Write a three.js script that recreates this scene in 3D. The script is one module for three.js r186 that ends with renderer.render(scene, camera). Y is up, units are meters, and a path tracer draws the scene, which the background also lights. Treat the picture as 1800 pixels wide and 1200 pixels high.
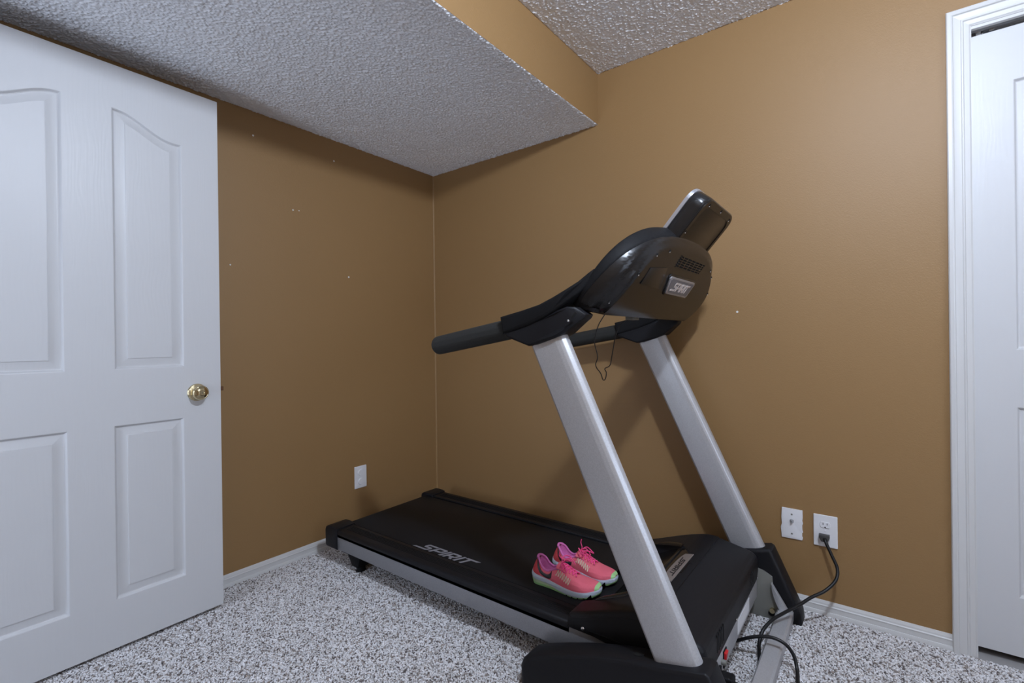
import * as THREE from 'three';
import { RoundedBoxGeometry } from 'three/addons/geometries/RoundedBoxGeometry.js';
import { mergeGeometries, toCreasedNormals, mergeVertices } from 'three/addons/utils/BufferGeometryUtils.js';
import { RectAreaLightUniformsLib } from 'three/addons/lights/RectAreaLightUniformsLib.js';
import { ImprovedNoise } from 'three/addons/math/ImprovedNoise.js';

// ---------------------------------------------------------------- camera, light, exposure
const scene = new THREE.Scene();
scene.background = new THREE.Color(0x000000);
const camera = new THREE.PerspectiveCamera(2 * Math.atan(600 / 844.03) * 180 / Math.PI, 1.5, 0.02, 50);
{
  const yaw = 0.6494, pitch = -0.0013, roll = -0.0127;
  const F = new THREE.Vector3(-Math.sin(yaw) * Math.cos(pitch), Math.sin(pitch), -Math.cos(yaw) * Math.cos(pitch));
  const R0 = new THREE.Vector3(Math.cos(yaw), 0, -Math.sin(yaw));
  const U0 = new THREE.Vector3().crossVectors(R0, F);
  camera.position.set(2.2905, 1.07, 2.1902);
  camera.up.copy(U0.multiplyScalar(Math.cos(roll)).addScaledVector(R0, -Math.sin(roll)));
  camera.lookAt(camera.position.clone().add(F));
}
const renderer = new THREE.WebGLRenderer({ antialias: true });
renderer.toneMapping = THREE.LinearToneMapping;
renderer.toneMappingExposure = 0.8;
renderer.shadowMap.enabled = true;
const LAMP = { x: 2.47, y: 2.306, z: 1.52, intensity: 9, size: 2.6, color: new THREE.Color().setRGB(0.85, 0.965, 1.16) };
RectAreaLightUniformsLib.init();
{ // daylight from the hall window beyond the entry door, just in front of its pane
  const l = new THREE.RectAreaLight(new THREE.Color().setRGB(0.82, 0.95, 1.2), 8.4, 0.66, 1.0);
  l.position.set(0.72, 1.0, 3.585); l.name = 'hall_window_light'; scene.add(l);
  const r = new THREE.RectAreaLight(new THREE.Color().setRGB(0.80, 0.94, 1.22), 1.9, 1.2, 0.8);   // window in the end wall of the room
  r.position.set(3.885, 1.3, 1.6); r.lookAt(0, 1.3, 1.6); r.name = 'room_window_light'; scene.add(r);
}

// room sizes
const H1 = 2.149, H2 = 2.404, XS = 1.187, XR = 3.9, ZB = 3.0, ZE = 2.2, XE = 1.25, ZH = 3.6;

// ---------------------------------------------------------------- helpers
let seed = 12345;
const rnd = () => { seed = (seed * 1664525 + 1013904223) >>> 0; return seed / 4294967296; };
const noise = new ImprovedNoise();
const V = (x, y, z) => new THREE.Vector3(x, y, z);
const V2 = (x, y) => new THREE.Vector2(x, y);
const clamp = (x, a, b) => Math.min(b, Math.max(a, x));
const sstep = (a, b, x) => { const t = clamp((x - a) / (b - a), 0, 1); return t * t * (3 - 2 * t); };
const lerp = (a, b, t) => a + (b - a) * t;
function interp(tab, x) {                       // piecewise linear table [[x, y], ...]
  if (x <= tab[0][0]) return tab[0][1];
  for (let i = 1; i < tab.length; i++) if (x <= tab[i][0]) return lerp(tab[i - 1][1], tab[i][1], (x - tab[i - 1][0]) / (tab[i][0] - tab[i - 1][0]));
  return tab[tab.length - 1][1];
}
function smoothTab(tab, x) {                    // monotone-ish smooth table
  if (x <= tab[0][0]) return tab[0][1];
  const n = tab.length;
  if (x >= tab[n - 1][0]) return tab[n - 1][1];
  let i = 1; while (x > tab[i][0]) i++;
  const g = (k) => tab[clamp(k, 0, n - 1)];
  const [x0, y0] = g(i - 1), [x1, y1] = g(i), t = (x - x0) / (x1 - x0), h = x1 - x0;
  const m = (k) => (g(k + 1)[1] - g(k - 1)[1]) / Math.max(1e-9, g(k + 1)[0] - g(k - 1)[0]);
  const m0 = m(i - 1) * h, m1 = m(i) * h, t2 = t * t, t3 = t2 * t;
  return (2 * t3 - 3 * t2 + 1) * y0 + (t3 - 2 * t2 + t) * m0 + (-2 * t3 + 3 * t2) * y1 + (t3 - t2) * m1;
}
const taken = {};
function numbered(n) { if (!(n in taken)) { taken[n] = 0; return n; } taken[n]++; return n + '_' + String(taken[n]).padStart(3, '0'); }
const plain = (g) => { let o = g.index ? g.toNonIndexed() : g; for (const k of Object.keys(o.attributes)) if (!['position', 'normal', 'uv'].includes(k)) o.deleteAttribute(k); if (!o.attributes.uv) o.setAttribute('uv', new THREE.BufferAttribute(new Float32Array(o.attributes.position.count * 2), 2)); if (!o.attributes.normal) o.computeVertexNormals(); return o; };
const merge = (...gs) => mergeGeometries(gs.flat().map(plain));
const crease = (g, a = 0.6) => toCreasedNormals(plain(g), a);
function uvm(g, k = 1) {                        // uv in metres from the dominant normal
  g = plain(g); const p = g.attributes.position, n = g.attributes.normal, u = g.attributes.uv;
  for (let i = 0; i < p.count; i++) {
    const ax = Math.abs(n.getX(i)), ay = Math.abs(n.getY(i)), az = Math.abs(n.getZ(i));
    if (ax >= ay && ax >= az) u.setXY(i, p.getZ(i) * k, p.getY(i) * k);
    else if (ay >= az) u.setXY(i, p.getX(i) * k, p.getZ(i) * k);
    else u.setXY(i, p.getX(i) * k, p.getY(i) * k);
  }
  return g;
}
const shapeOf = (pts) => new THREE.Shape(pts.map((q) => V2(q[0], q[1])));
function rawExtrude(shape, len, b, seg = 2, curve = 12) {
  const g = new THREE.ExtrudeGeometry(shape, { depth: Math.max(1e-5, len - 2 * b), bevelEnabled: b > 0, bevelThickness: b, bevelSize: b, bevelOffset: -b, bevelSegments: seg, curveSegments: curve });
  g.translate(0, 0, b); return crease(g, 0.7);
}
const exZ = (pts, z0, z1, b = 0, seg = 2) => { const g = rawExtrude(Array.isArray(pts) ? shapeOf(pts) : pts, z1 - z0, b, seg); g.translate(0, 0, z0); return g; };                 // pts (x, y)
const exX = (pts, x0, x1, b = 0, seg = 2) => { const g = rawExtrude(shapeOf(pts.map(([z, y]) => [-z, y])), x1 - x0, b, seg); g.rotateY(Math.PI / 2); g.translate(x0, 0, 0); return g; };   // pts (z, y)
const exY = (pts, y0, y1, b = 0, seg = 2) => { const g = rawExtrude(shapeOf(pts.map(([x, z]) => [x, -z])), y1 - y0, b, seg); g.rotateX(-Math.PI / 2); g.translate(0, y0, 0); return g; };  // pts (x, z)
const box = (x0, x1, y0, y1, z0, z1) => { const g = new THREE.BoxGeometry(x1 - x0, y1 - y0, z1 - z0); g.translate((x0 + x1) / 2, (y0 + y1) / 2, (z0 + z1) / 2); return plain(g); };
const rbox = (x0, x1, y0, y1, z0, z1, r = 0.005, s = 3) => { const g = new RoundedBoxGeometry(x1 - x0, y1 - y0, z1 - z0, s, r); g.translate((x0 + x1) / 2, (y0 + y1) / 2, (z0 + z1) / 2); return plain(g); };
const tube = (pts, r, seg = 64, rad = 10) => plain(new THREE.TubeGeometry(new THREE.CatmullRomCurve3(pts.map((q) => V(...q)), false, 'centripetal'), seg, r, rad, false));
const lathe = (pts, seg = 40) => crease(new THREE.LatheGeometry(pts.map((q) => V2(q[0], q[1])), seg), 0.5);
function gridMesh(nu, nv, f, closedU = false) { // f(i, j) -> [x, y, z]; returns smooth indexed geometry
  const pos = [], uv = [], idx = [];
  for (let i = 0; i <= nu; i++) for (let j = 0; j <= nv; j++) { pos.push(...f(i / nu, j / nv, i, j)); uv.push(i / nu, j / nv); }
  for (let i = 0; i < nu; i++) for (let j = 0; j < nv; j++) { const a = i * (nv + 1) + j, b = a + 1, c = a + nv + 1, d = c + 1; idx.push(a, c, b, b, c, d); }
  const g = new THREE.BufferGeometry();
  g.setAttribute('position', new THREE.Float32BufferAttribute(pos, 3)); g.setAttribute('uv', new THREE.Float32BufferAttribute(uv, 2)); g.setIndex(idx); g.computeVertexNormals();
  return g;
}
function obj(name, g, m, parent, label) {       // one named mesh; geometry given in world metres, moved to the parent's origin
  const o = new THREE.Mesh(g, m); o.name = parent === scene ? numbered(name) : name; o.castShadow = o.receiveShadow = true;
  const org = parent.org || [0, 0, 0];
  if (org[0] || org[1] || org[2]) { g = g.clone(); g.translate(-org[0], -org[1], -org[2]); o.geometry = g; }
  o.org = org; parent.add(o);
  if (label) o.userData.label = label;
  return o;
}
function thing(name, label, category, at = [0, 0, 0], group) {
  const o = new THREE.Group(); o.name = numbered(name); o.position.set(...at); o.org = at; scene.add(o);
  o.userData = { label, category }; if (group) o.userData.group = group;
  return o;
}
function tag(o, label, category, kind) { o.userData.label = label; o.userData.category = category; if (kind) o.userData.kind = kind; return o; }

// ---------------------------------------------------------------- textures and materials
function dataTex(n, f, srgb = false) {
  const d = new Uint8Array(n * n * 4);
  for (let y = 0; y < n; y++) for (let x = 0; x < n; x++) { const v = f(x / n, y / n), k = (y * n + x) * 4; const a = Array.isArray(v) ? v : [v, v, v]; for (let c = 0; c < 3; c++) d[k + c] = clamp(Math.round(a[c] * 255), 0, 255); d[k + 3] = 255; }
  const t = new THREE.DataTexture(d, n, n); t.wrapS = t.wrapT = THREE.RepeatWrapping; t.magFilter = THREE.LinearFilter; t.minFilter = THREE.LinearMipmapLinearFilter; t.generateMipmaps = true;
  if (srgb) t.colorSpace = THREE.SRGBColorSpace; t.needsUpdate = true; return t;
}
function lattice(n, s) { let q = s; const r = () => { q = (q * 1664525 + 1013904223) >>> 0; return q / 4294967296; }; return Float32Array.from({ length: n * n }, r); }
function vnoise(L, n) { return (x, y) => { x = ((x % 1) + 1) % 1 * n; y = ((y % 1) + 1) % 1 * n; const i = Math.floor(x), j = Math.floor(y), u = x - i, v = y - j, a = u * u * (3 - 2 * u), b = v * v * (3 - 2 * v), g = (p, q) => L[((q % n) * n) + (p % n)]; return lerp(lerp(g(i, j), g(i + 1, j), a), lerp(g(i, j + 1), g(i + 1, j + 1), a), b); }; }
const N8 = vnoise(lattice(8, 3), 8), N32 = vnoise(lattice(32, 5), 32), N128 = vnoise(lattice(128, 7), 128), N256 = vnoise(lattice(256, 9), 256);
const peel = dataTex(512, (x, y) => 0.55 * N128(x, y) + 0.45 * N256(x, y)); peel.repeat.set(2.5, 2.5);
const grain = dataTex(512, (x, y) => { const w = N8(x, y) * 0.25; return 0.5 + 0.5 * Math.sin((x * 22 + w * 8 + 0.6 * N32(x, y * 0.25)) * 6.283) * 0.5 + 0.35 * (N256(x, y * 0.06) - 0.5); }); grain.repeat.set(3.2, 1.1);
const fleck = dataTex(512, (x, y) => { const a = 0.5 * N256(x, y) + 0.5 * N128(x + 0.37, y + 0.11); return 0.86 + 0.24 * (a - 0.5); }); fleck.repeat.set(4, 4);
const weave = dataTex(256, (x, y) => 0.5 + 0.25 * Math.sin(x * 6.283 * 32) * Math.sin(y * 6.283 * 32) + 0.25 * (N128(x, y) - 0.5));
const lin = (r, g, b) => new THREE.Color().setRGB(r, g, b);
const mat = (color, roughness, extra = {}) => new THREE.MeshPhysicalMaterial({ color: color.isColor ? color : new THREE.Color(color), roughness, metalness: 0, ...extra });
const M = {
  wall: mat(lin(0.292, 0.171, 0.068), 0.55, { bumpMap: peel, bumpScale: 0.0003 }),
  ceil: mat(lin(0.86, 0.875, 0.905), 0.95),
  trim: mat(lin(0.64, 0.64, 0.635), 0.38),
  door: mat(lin(0.62, 0.625, 0.635), 0.42, { bumpMap: grain, bumpScale: 0.00013 }),
  floor: mat(lin(0.32, 0.31, 0.305), 1),
  pile: mat(lin(1, 1, 1), 1),
  silver: mat(lin(0.58, 0.585, 0.605), 0.36, { metalness: 0.38, map: fleck }),
  rail: mat(lin(0.33, 0.335, 0.355), 0.34, { metalness: 0.45, map: fleck }),
  steel: mat(lin(0.55, 0.56, 0.58), 0.3, { metalness: 0.8 }),
  greyMetal: mat(lin(0.22, 0.22, 0.2), 0.5, { metalness: 0.3 }),
  plug: mat(lin(0.06, 0.06, 0.06), 0.5),
  black: mat(lin(0.011, 0.011, 0.013), 0.45, { specularIntensity: 0.38 }),
  blackMatte: mat(lin(0.011, 0.011, 0.012), 0.6, { specularIntensity: 0.22 }),
  blackGloss: mat(lin(0.011, 0.010, 0.010), 0.16),
  console: mat(lin(0.012, 0.011, 0.011), 0.27, { specularIntensity: 0.75 }),
  rubber: mat(lin(0.012, 0.012, 0.012), 0.75),
  foam: mat(lin(0.020, 0.0205, 0.019), 0.85, { bumpMap: peel, bumpScale: 0.0004 }),
  belt: mat(lin(0.012, 0.0125, 0.0145), 0.5, { specularIntensity: 0.32 }),
  hole: mat(lin(0.003, 0.003, 0.003), 0.9),
  print: mat(lin(0.25, 0.25, 0.28), 0.55),
  badge: mat(lin(0.42, 0.42, 0.45), 0.3, { metalness: 0.6 }),
  badgeFace: mat(lin(0.20, 0.20, 0.22), 0.45, { metalness: 0.3 }),
  badgeText: mat(lin(0.66, 0.58, 0.54), 0.4),
  badgeWarm: mat(lin(0.30, 0.26, 0.24), 0.4, { metalness: 0.3 }),
  chrome: mat(lin(0.8, 0.8, 0.8), 0.12, { metalness: 1 }),
  gold: mat(lin(0.62, 0.53, 0.33), 0.22, { metalness: 1 }),
  brown: mat(lin(0.12, 0.05, 0.02), 0.5),
  plate: mat(lin(0.78, 0.78, 0.8), 0.35),
  red: mat(lin(0.55, 0.02, 0.025), 0.25),
  label: mat(lin(0.8, 0.81, 0.84), 0.5),
  yellow: mat(lin(0.75, 0.55, 0.2), 0.5),
  cord: mat(lin(0.010, 0.010, 0.011), 0.35, { specularIntensity: 0.6 }),
  glow: mat(lin(0.9, 0.9, 0.88), 0.4, { emissive: lin(1, 1, 1), emissiveIntensity: 3 }),
  daylight: mat(lin(0.7, 0.75, 0.8), 0.3, { emissive: lin(0.8, 0.95, 1.2), emissiveIntensity: 2 }),
  spackle: mat(lin(0.75, 0.75, 0.74), 0.9),
  shoe: mat(lin(0.74, 0.135, 0.19), 0.8, { bumpMap: weave, bumpScale: 0.0006 }),
  shoeHeel: mat(lin(0.60, 0.06, 0.075), 0.75),
  lining: mat(lin(0.62, 0.16, 0.42), 0.85),
  lace: mat(lin(0.80, 0.07, 0.24), 0.75),
  sole: mat(lin(0.50, 0.56, 0.66), 0.6),
  lime: mat(lin(0.34, 0.62, 0.26), 0.5),
  limePale: mat(lin(0.42, 0.55, 0.33), 0.35),
  swoosh: mat(lin(0.012, 0.012, 0.014), 0.4),
  cable: mat(lin(0.68, 0.68, 0.5), 0.6),
};

// ---------------------------------------------------------------- room shell
const struct = (o, label, category) => tag(o, label, category, 'structure');
{ // carpeted floor
  const fl = struct(obj('floor', uvm(box(-0.1, XR + 0.1, -0.12, 0, -0.8, ZH + 0.1)), M.floor, scene), 'speckled grey and white carpeted floor of the room', 'floor');
  const tuft = new THREE.IcosahedronGeometry(1, 1); const tp = tuft.attributes.position;
  for (let i = 0; i < tp.count; i++) { const x = tp.getX(i), y = tp.getY(i), z = tp.getZ(i), k = 1 + 0.22 * noise.noise(x * 1.7 + 3, y * 1.7, z * 1.7); tp.setXYZ(i, x * k, y * k * 0.75, z * k * 0.62); }
  const tg = mergeVertices((() => { tuft.deleteAttribute('uv'); tuft.deleteAttribute('normal'); return tuft; })(), 1e-4); tg.computeVertexNormals();
  const step = 0.005, nx = Math.floor((XR - 0.02) / step), nz = Math.floor((ZB - 0.02) / step), list = [];
  for (let i = 0; i < nx; i++) for (let j = 0; j < nz; j++) {
    const x = 0.01 + (i + (j % 2) * 0.5 + (rnd() - 0.5) * 0.9) * step, z = 0.01 + (j + (rnd() - 0.5) * 0.9) * step;
    if (z > ZE - 0.005 && x < XE + 0.005) continue;
    list.push([x, z]);
  }
  const inst = new THREE.InstancedMesh(tg, M.pile, list.length), m4 = new THREE.Matrix4(), q = new THREE.Quaternion(), e = new THREE.Euler(), c = new THREE.Color();
  list.forEach(([x, z], i) => {
    e.set((rnd() - 0.5) * 1.3, rnd() * 6.283, (rnd() - 0.5) * 1.3); q.setFromEuler(e);
    const s = 0.0034 * (0.75 + 0.55 * rnd());
    m4.compose(V(x, 0.001 + 0.0028 * rnd(), z), q, V(s * 1.15, s, s)); inst.setMatrixAt(i, m4);
    const r = rnd(), t = 0.9 + 0.2 * rnd();
    if (r < 0.58) c.setRGB(0.76 * t, 0.75 * t, 0.765 * t); else if (r < 0.79) c.setRGB(0.55 * t, 0.525 * t, 0.515 * t); else if (r < 0.91) c.setRGB(0.33 * t, 0.29 * t, 0.265 * t); else c.setRGB(0.15 * t, 0.13 * t, 0.125 * t);
    inst.setColorAt(i, c);
  });
  inst.name = 'carpet_pile'; inst.userData.kind = 'stuff'; inst.castShadow = inst.receiveShadow = true; fl.add(inst);
}
const dot = (x, y, z, r, n) => { const g = new THREE.SphereGeometry(r, 10, 8); g.scale(n === 'x' ? 0.25 : 1, 1, n === 'z' ? 0.25 : 1); g.translate(x, y, z); return plain(g); };
{
  const w = struct(obj('wall_left', uvm(box(-0.1, 0, 0, H2 + 0.1, -0.1, ZH + 0.1)), M.wall, scene), 'brown painted wall behind the open white door', 'wall');
  for (const [y, z, r] of [[2.036, 1.136, 0.0045], [2.038, 0.72, 0.0045], [1.73, 0.949, 0.004], [1.733, 0.918, 0.003], [1.425, 1.242, 0.0035], [1.429, 0.639, 0.005]]) obj('spackle_dot', dot(0, y, z, r, 'x'), M.spackle, w, 'white filled nail hole');
  const ox0 = 2.545, ox1 = 3.76, oy = 2.092;
  const rw = struct(obj('wall_right', uvm(exZ([[0, 0], [ox0, 0], [ox0, oy], [ox1, oy], [ox1, 0], [XR + 0.1, 0], [XR + 0.1, H2 + 0.1], [0, H2 + 0.1]], -0.1, 0)), M.wall, scene), 'brown painted wall behind the treadmill and around the closet', 'wall');
  obj('spackle_dot', dot(1.823, 1.18, 0, 0.0045, 'z'), M.spackle, rw, 'white filled nail hole');
  const f = []; for (let k = 0; k <= 6; k++) { const a = k / 6 * Math.PI / 2; f.push([0.007 - 0.007 * Math.sin(a), 0.007 - 0.007 * Math.cos(a)]); }
  obj('corner_bead', exY([[0, 0], ...f.reverse()], 0, H1), M.wall, w);
  struct(obj('wall_side', uvm((() => { const q = shapeOf([[-ZB, 0], [0, 0], [0, H2 + 0.1], [-ZB, H2 + 0.1]]); q.holes.push(new THREE.Path([[-2.22, 0.88], [-2.22, 1.72], [-0.98, 1.72], [-0.98, 0.88]].map((v) => V2(...v)))); const g = rawExtrude(q, 0.1, 0); g.rotateY(Math.PI / 2); g.translate(XR, 0, 0); return g; })()), M.wall, scene), 'brown painted wall at the far end of the room beyond the closet', 'wall');
  const ws = thing('window_2', 'white framed daylight window in the end wall of the room', 'window', [XR, 0.88, 1.6]); ws.userData.kind = 'structure';
  obj('window_frame', merge(box(XR - 0.012, XR + 0.08, 0.88, 0.905, 0.98, 2.22), box(XR - 0.012, XR + 0.08, 1.695, 1.72, 0.98, 2.22), box(XR - 0.012, XR + 0.08, 0.905, 1.695, 0.98, 1.005), box(XR - 0.012, XR + 0.08, 0.905, 1.695, 2.195, 2.22)), M.trim, ws);
  obj('window_pane', box(XR + 0.03, XR + 0.036, 0.905, 1.695, 1.005, 2.195), M.daylight, ws, 'bright daylight pane');
  struct(obj('wall_behind', uvm(box(XE, XR + 0.1, 0, H2 + 0.1, ZB, ZB + 0.1)), M.wall, scene), 'brown painted wall opposite the treadmill', 'wall');
  struct(obj('wall_return', uvm(box(XE - 0.1, XE, 0, H2 + 0.1, ZE, ZH + 0.1)), M.wall, scene), 'short brown wall between entry and room', 'wall');
  struct(obj('wall_entry', uvm(exZ([[0, 0], [0.15, 0], [0.15, 2.075], [0.985, 2.075], [0.985, 0], [XE - 0.1, 0], [XE - 0.1, H2 + 0.1], [0, H2 + 0.1]], ZE, ZE + 0.1)), M.wall, scene), 'brown wall with the entry doorway', 'wall');
  struct(obj('wall_hall', uvm(exZ((() => { const q = shapeOf([[0, 0], [XE - 0.1, 0], [XE - 0.1, H2 + 0.1], [0, H2 + 0.1]]); q.holes.push(new THREE.Path([[0.38, 0.49], [0.38, 1.51], [1.06, 1.51], [1.06, 0.49]].map((v) => V2(...v)))); return q; })(), ZH, ZH + 0.1)), M.trim, scene), 'pale wall of the hallway beyond the entry door', 'wall');
  const wn = thing('window_1', 'white framed daylight window at the end of the hallway', 'window', [0.72, 0.49, ZH]); wn.userData.kind = 'structure';
  obj('window_frame', merge(box(0.38, 1.06, 0.49, 0.515, ZH + 0.01, ZH + 0.08), box(0.38, 1.06, 1.485, 1.51, ZH + 0.01, ZH + 0.08), box(0.38, 0.405, 0.515, 1.485, ZH + 0.01, ZH + 0.08), box(1.035, 1.06, 0.515, 1.485, ZH + 0.01, ZH + 0.08)), M.trim, wn);
  obj('window_pane', box(0.405, 1.035, 0.515, 1.485, ZH + 0.03, ZH + 0.036), M.daylight, wn, 'bright daylight pane');
  struct(obj('wall_closet', merge(box(2.4, XR + 0.1, 0, H2, -0.8, -0.7), box(2.4, 2.5, 0, H2, -0.7, -0.1), box(XR, XR + 0.1, 0, H2, -0.7, -0.1), box(2.4, XR + 0.1, H2, H2 + 0.1, -0.8, -0.1)), M.trim, scene), 'white inside of the closet behind the folding doors', 'wall');
}
// popcorn ceiling
const popH = (x, z) => { const a = noise.noise(x * 150, z * 150, 1.3), b = noise.noise(x * 260, z * 260, 7.7), c = noise.noise(x * 470, z * 470, 3.1); const v = a + 0.55 * b; return 0.0042 * sstep(-0.2, 0.5, v) + 0.0013 * b + 0.0006 * c; };
function popcorn(x0, x1, z0, z1, y, step) {
  const nu = Math.round((x1 - x0) / step), nv = Math.round((z1 - z0) / step);
  return gridMesh(nu, nv, (u, v) => { const x = lerp(x0, x1, u), z = lerp(z0, z1, v); return [x, y - Math.max(0, popH(x, z)) * sstep(-0.001, 0.003, Math.min(x - x0, x1 - x)), z]; });
}
{
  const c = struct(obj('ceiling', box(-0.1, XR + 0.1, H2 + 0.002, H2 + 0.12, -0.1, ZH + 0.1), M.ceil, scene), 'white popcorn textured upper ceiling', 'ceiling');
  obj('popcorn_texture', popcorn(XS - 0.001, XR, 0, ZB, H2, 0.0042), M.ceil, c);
  const s = struct(obj('wall_bulkhead', uvm(box(XS - 0.02, XS, H1 + 0.0004, H2 + 0.002, 0, ZE)), M.wall, scene), 'brown painted vertical face of the dropped ceiling', 'wall');
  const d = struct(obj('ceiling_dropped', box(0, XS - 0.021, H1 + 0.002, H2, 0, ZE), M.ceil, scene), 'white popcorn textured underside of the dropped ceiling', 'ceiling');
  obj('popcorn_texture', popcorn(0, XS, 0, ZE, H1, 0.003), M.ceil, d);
}
// baseboards and casings
{
  const bb = (t) => [[0, 0], [0.0125 * t, 0], [0.0125 * t, 0.016], [0.0112 * t, 0.0185], [0.0085 * t, 0.0195], [0.0085 * t, 0.036], [0.0098 * t, 0.0375], [0.0098 * t, 0.040], [0.0065 * t, 0.0425], [0.0060 * t, 0.048], [0.0035 * t, 0.0545], [0.002 * t, 0.0575], [0, 0.0575]];
  struct(obj('baseboard_left', exZ(bb(1), 0, ZE), M.trim, scene), 'white moulded baseboard along the brown wall behind the door', 'baseboard');
  struct(obj('baseboard_right', exX(bb(1), 0.0125, 2.4855), M.trim, scene), 'white moulded baseboard along the treadmill wall up to the closet casing', 'baseboard');
  struct(obj('baseboard_behind', exX(bb(-1).map(([a, b]) => [a + ZB, b]), XE, XR), M.trim, scene), 'white moulded baseboard opposite the treadmill', 'baseboard');
  struct(obj('baseboard_side', exZ(bb(-1).map(([a, b]) => [a + XR, b]), 0, ZB), M.trim, scene), 'white moulded baseboard at the far end of the room', 'baseboard');
  // colonial casing profile across its width w (0 outside edge ... 1 inside edge), proud of the wall
  const prof = [[0, 0], [0, 0.014], [0.003, 0.0175], [0.012, 0.0185], [0.0155, 0.017], [0.018, 0.0125], [0.023, 0.0115], [0.036, 0.0105], [0.0385, 0.0125], [0.0415, 0.0125], [0.0445, 0.0085], [0.057, 0.0075], [0.0615, 0.004], [0.0615, 0]];
  const cas = thing('trim_1', 'white moulded door casing around the closet opening', 'trim', [2.485, 0, 0]); cas.userData.kind = 'structure';
  const x0 = 2.4855, x1 = 3.82, top = 2.1515;
  const mitre = (g, f) => { const p = g.attributes.position; for (let i = 0; i < p.count; i++) f(p, i); g.computeVertexNormals(); return crease(g, 0.5); };
  const up = (xs, dir) => { const g = exY(prof.map(([a, b]) => [xs + dir * a, b]), 0, 1); return mitre(g, (p, i) => { if (p.getY(i) > 0.5) p.setY(i, top - Math.abs(p.getX(i) - xs)); }); };
  obj('side_casing', up(x0, 1), M.trim, cas); obj('side_casing', up(x1, -1), M.trim, cas);
  obj('head_casing', mitre(exX(prof.map(([a, b]) => [b, top - a]), 0, 1), (p, i) => { const d = top - p.getY(i); p.setX(i, p.getX(i) < 0.5 ? x0 + d : x1 - d); }), M.trim, cas);
  obj('jamb', merge(box(2.5465, 2.5485, 0, 2.09, -0.1, 0.004), box(3.757, 3.7585, 0, 2.09, -0.1, 0.004), box(2.5465, 3.7585, 2.0885, 2.0905, -0.1, 0.004)), M.trim, cas);
  obj('head_stop', rbox(2.5485, 3.757, 2.0785, 2.0886, -0.014, 0.002, 0.0015), M.trim, cas);
  const ec = thing('trim_2', 'white casing around the entry doorway', 'trim', [0.12, 0, ZE]); ec.userData.kind = 'structure';
  obj('side_casing', merge(box(0.093, 0.15, 0, 2.13, ZE - 0.012, ZE), box(0.985, 1.045, 0, 2.13, ZE - 0.012, ZE)), M.trim, ec);
  obj('head_casing', box(0.15, 0.985, 2.075, 2.13, ZE - 0.012, ZE), M.trim, ec);
  obj('jamb', merge(box(0.145, 0.15, 0, 2.075, ZE, ZE + 0.1), box(0.985, 0.99, 0, 2.075, ZE, ZE + 0.1), box(0.15, 0.985, 2.07, 2.075, ZE, ZE + 0.1)), M.trim, ec);
}

// ---------------------------------------------------------------- moulded panel doors
function insetLoop(pts, d) {
  const n = pts.length, out = [];
  for (let i = 0; i < n; i++) {
    const a = pts[(i + n - 1) % n], b = pts[i], c = pts[(i + 1) % n];
    const e1 = V2(b[0] - a[0], b[1] - a[1]).normalize(), e2 = V2(c[0] - b[0], c[1] - b[1]).normalize();
    const n1 = V2(-e1.y, e1.x), n2 = V2(-e2.y, e2.x), m = n1.clone().add(n2).normalize(), k = d / Math.max(0.35, m.dot(n1));
    out.push([b[0] + m.x * k, b[1] + m.y * k]);
  }
  return out;
}
const RELIEF = [[0, 0], [0.002, -0.0006], [0.0045, -0.0035], [0.007, -0.0085], [0.010, -0.0098], [0.014, -0.0098], [0.0375, -0.0036], [0.0382, -0.0012], [0.041, -0.0008]];
function panelRelief(outline, relief, z) {
  const loops = relief.map(([d, h]) => outline(d).map(([x, y]) => [x, y, z + h])), gs = [];
  const pos = [], uv = [], n = loops[0].length;
  for (let k = 0; k + 1 < loops.length; k++) for (let i = 0; i < n; i++) {
    const a = loops[k][i], b = loops[k][(i + 1) % n], c = loops[k + 1][i], d = loops[k + 1][(i + 1) % n];
    for (const v of [a, b, d, a, d, c]) { pos.push(...v); uv.push(v[0], v[1]); }
  }
  const g = new THREE.BufferGeometry(); g.setAttribute('position', new THREE.Float32BufferAttribute(pos, 3)); g.setAttribute('uv', new THREE.Float32BufferAttribute(uv, 2)); g.computeVertexNormals();
  gs.push(crease(g, 0.35));
  const last = loops[loops.length - 1], sg = new THREE.ShapeGeometry(shapeOf(last)); sg.translate(0, 0, last[0][2]); gs.push(plain(sg));
  return merge(gs);
}
function makeDoor(parent, x0, x1, h, t, outlines) {   // front face at local z = 0, facing +z
  const s = shapeOf([[x0, 0], [x1, 0], [x1, h], [x0, h]]);
  for (const o of outlines) s.holes.push(new THREE.Path([...o(0)].reverse().map((q) => V2(q[0], q[1]))));
  const face = plain(new THREE.ShapeGeometry(s));
  const slab = merge(face, box(x0, x1, 0, h, -t, -0.011), box(x0, x0 + 0.004, 0, h, -0.011, -0.0002), box(x1 - 0.004, x1, 0, h, -0.011, -0.0002), box(x0, x1, 0, 0.004, -0.011, -0.0002), box(x0, x1, h - 0.004, h, -0.011, -0.0002));
  obj('slab', slab, M.door, parent);
  for (const o of outlines) obj('door_panel', panelRelief(o, RELIEF, 0), M.door, parent);
}
const rectO = (a, b, c, d) => (e) => [[a + e, c + e], [b - e, c + e], [b - e, d - e], [a + e, d - e]];
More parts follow.
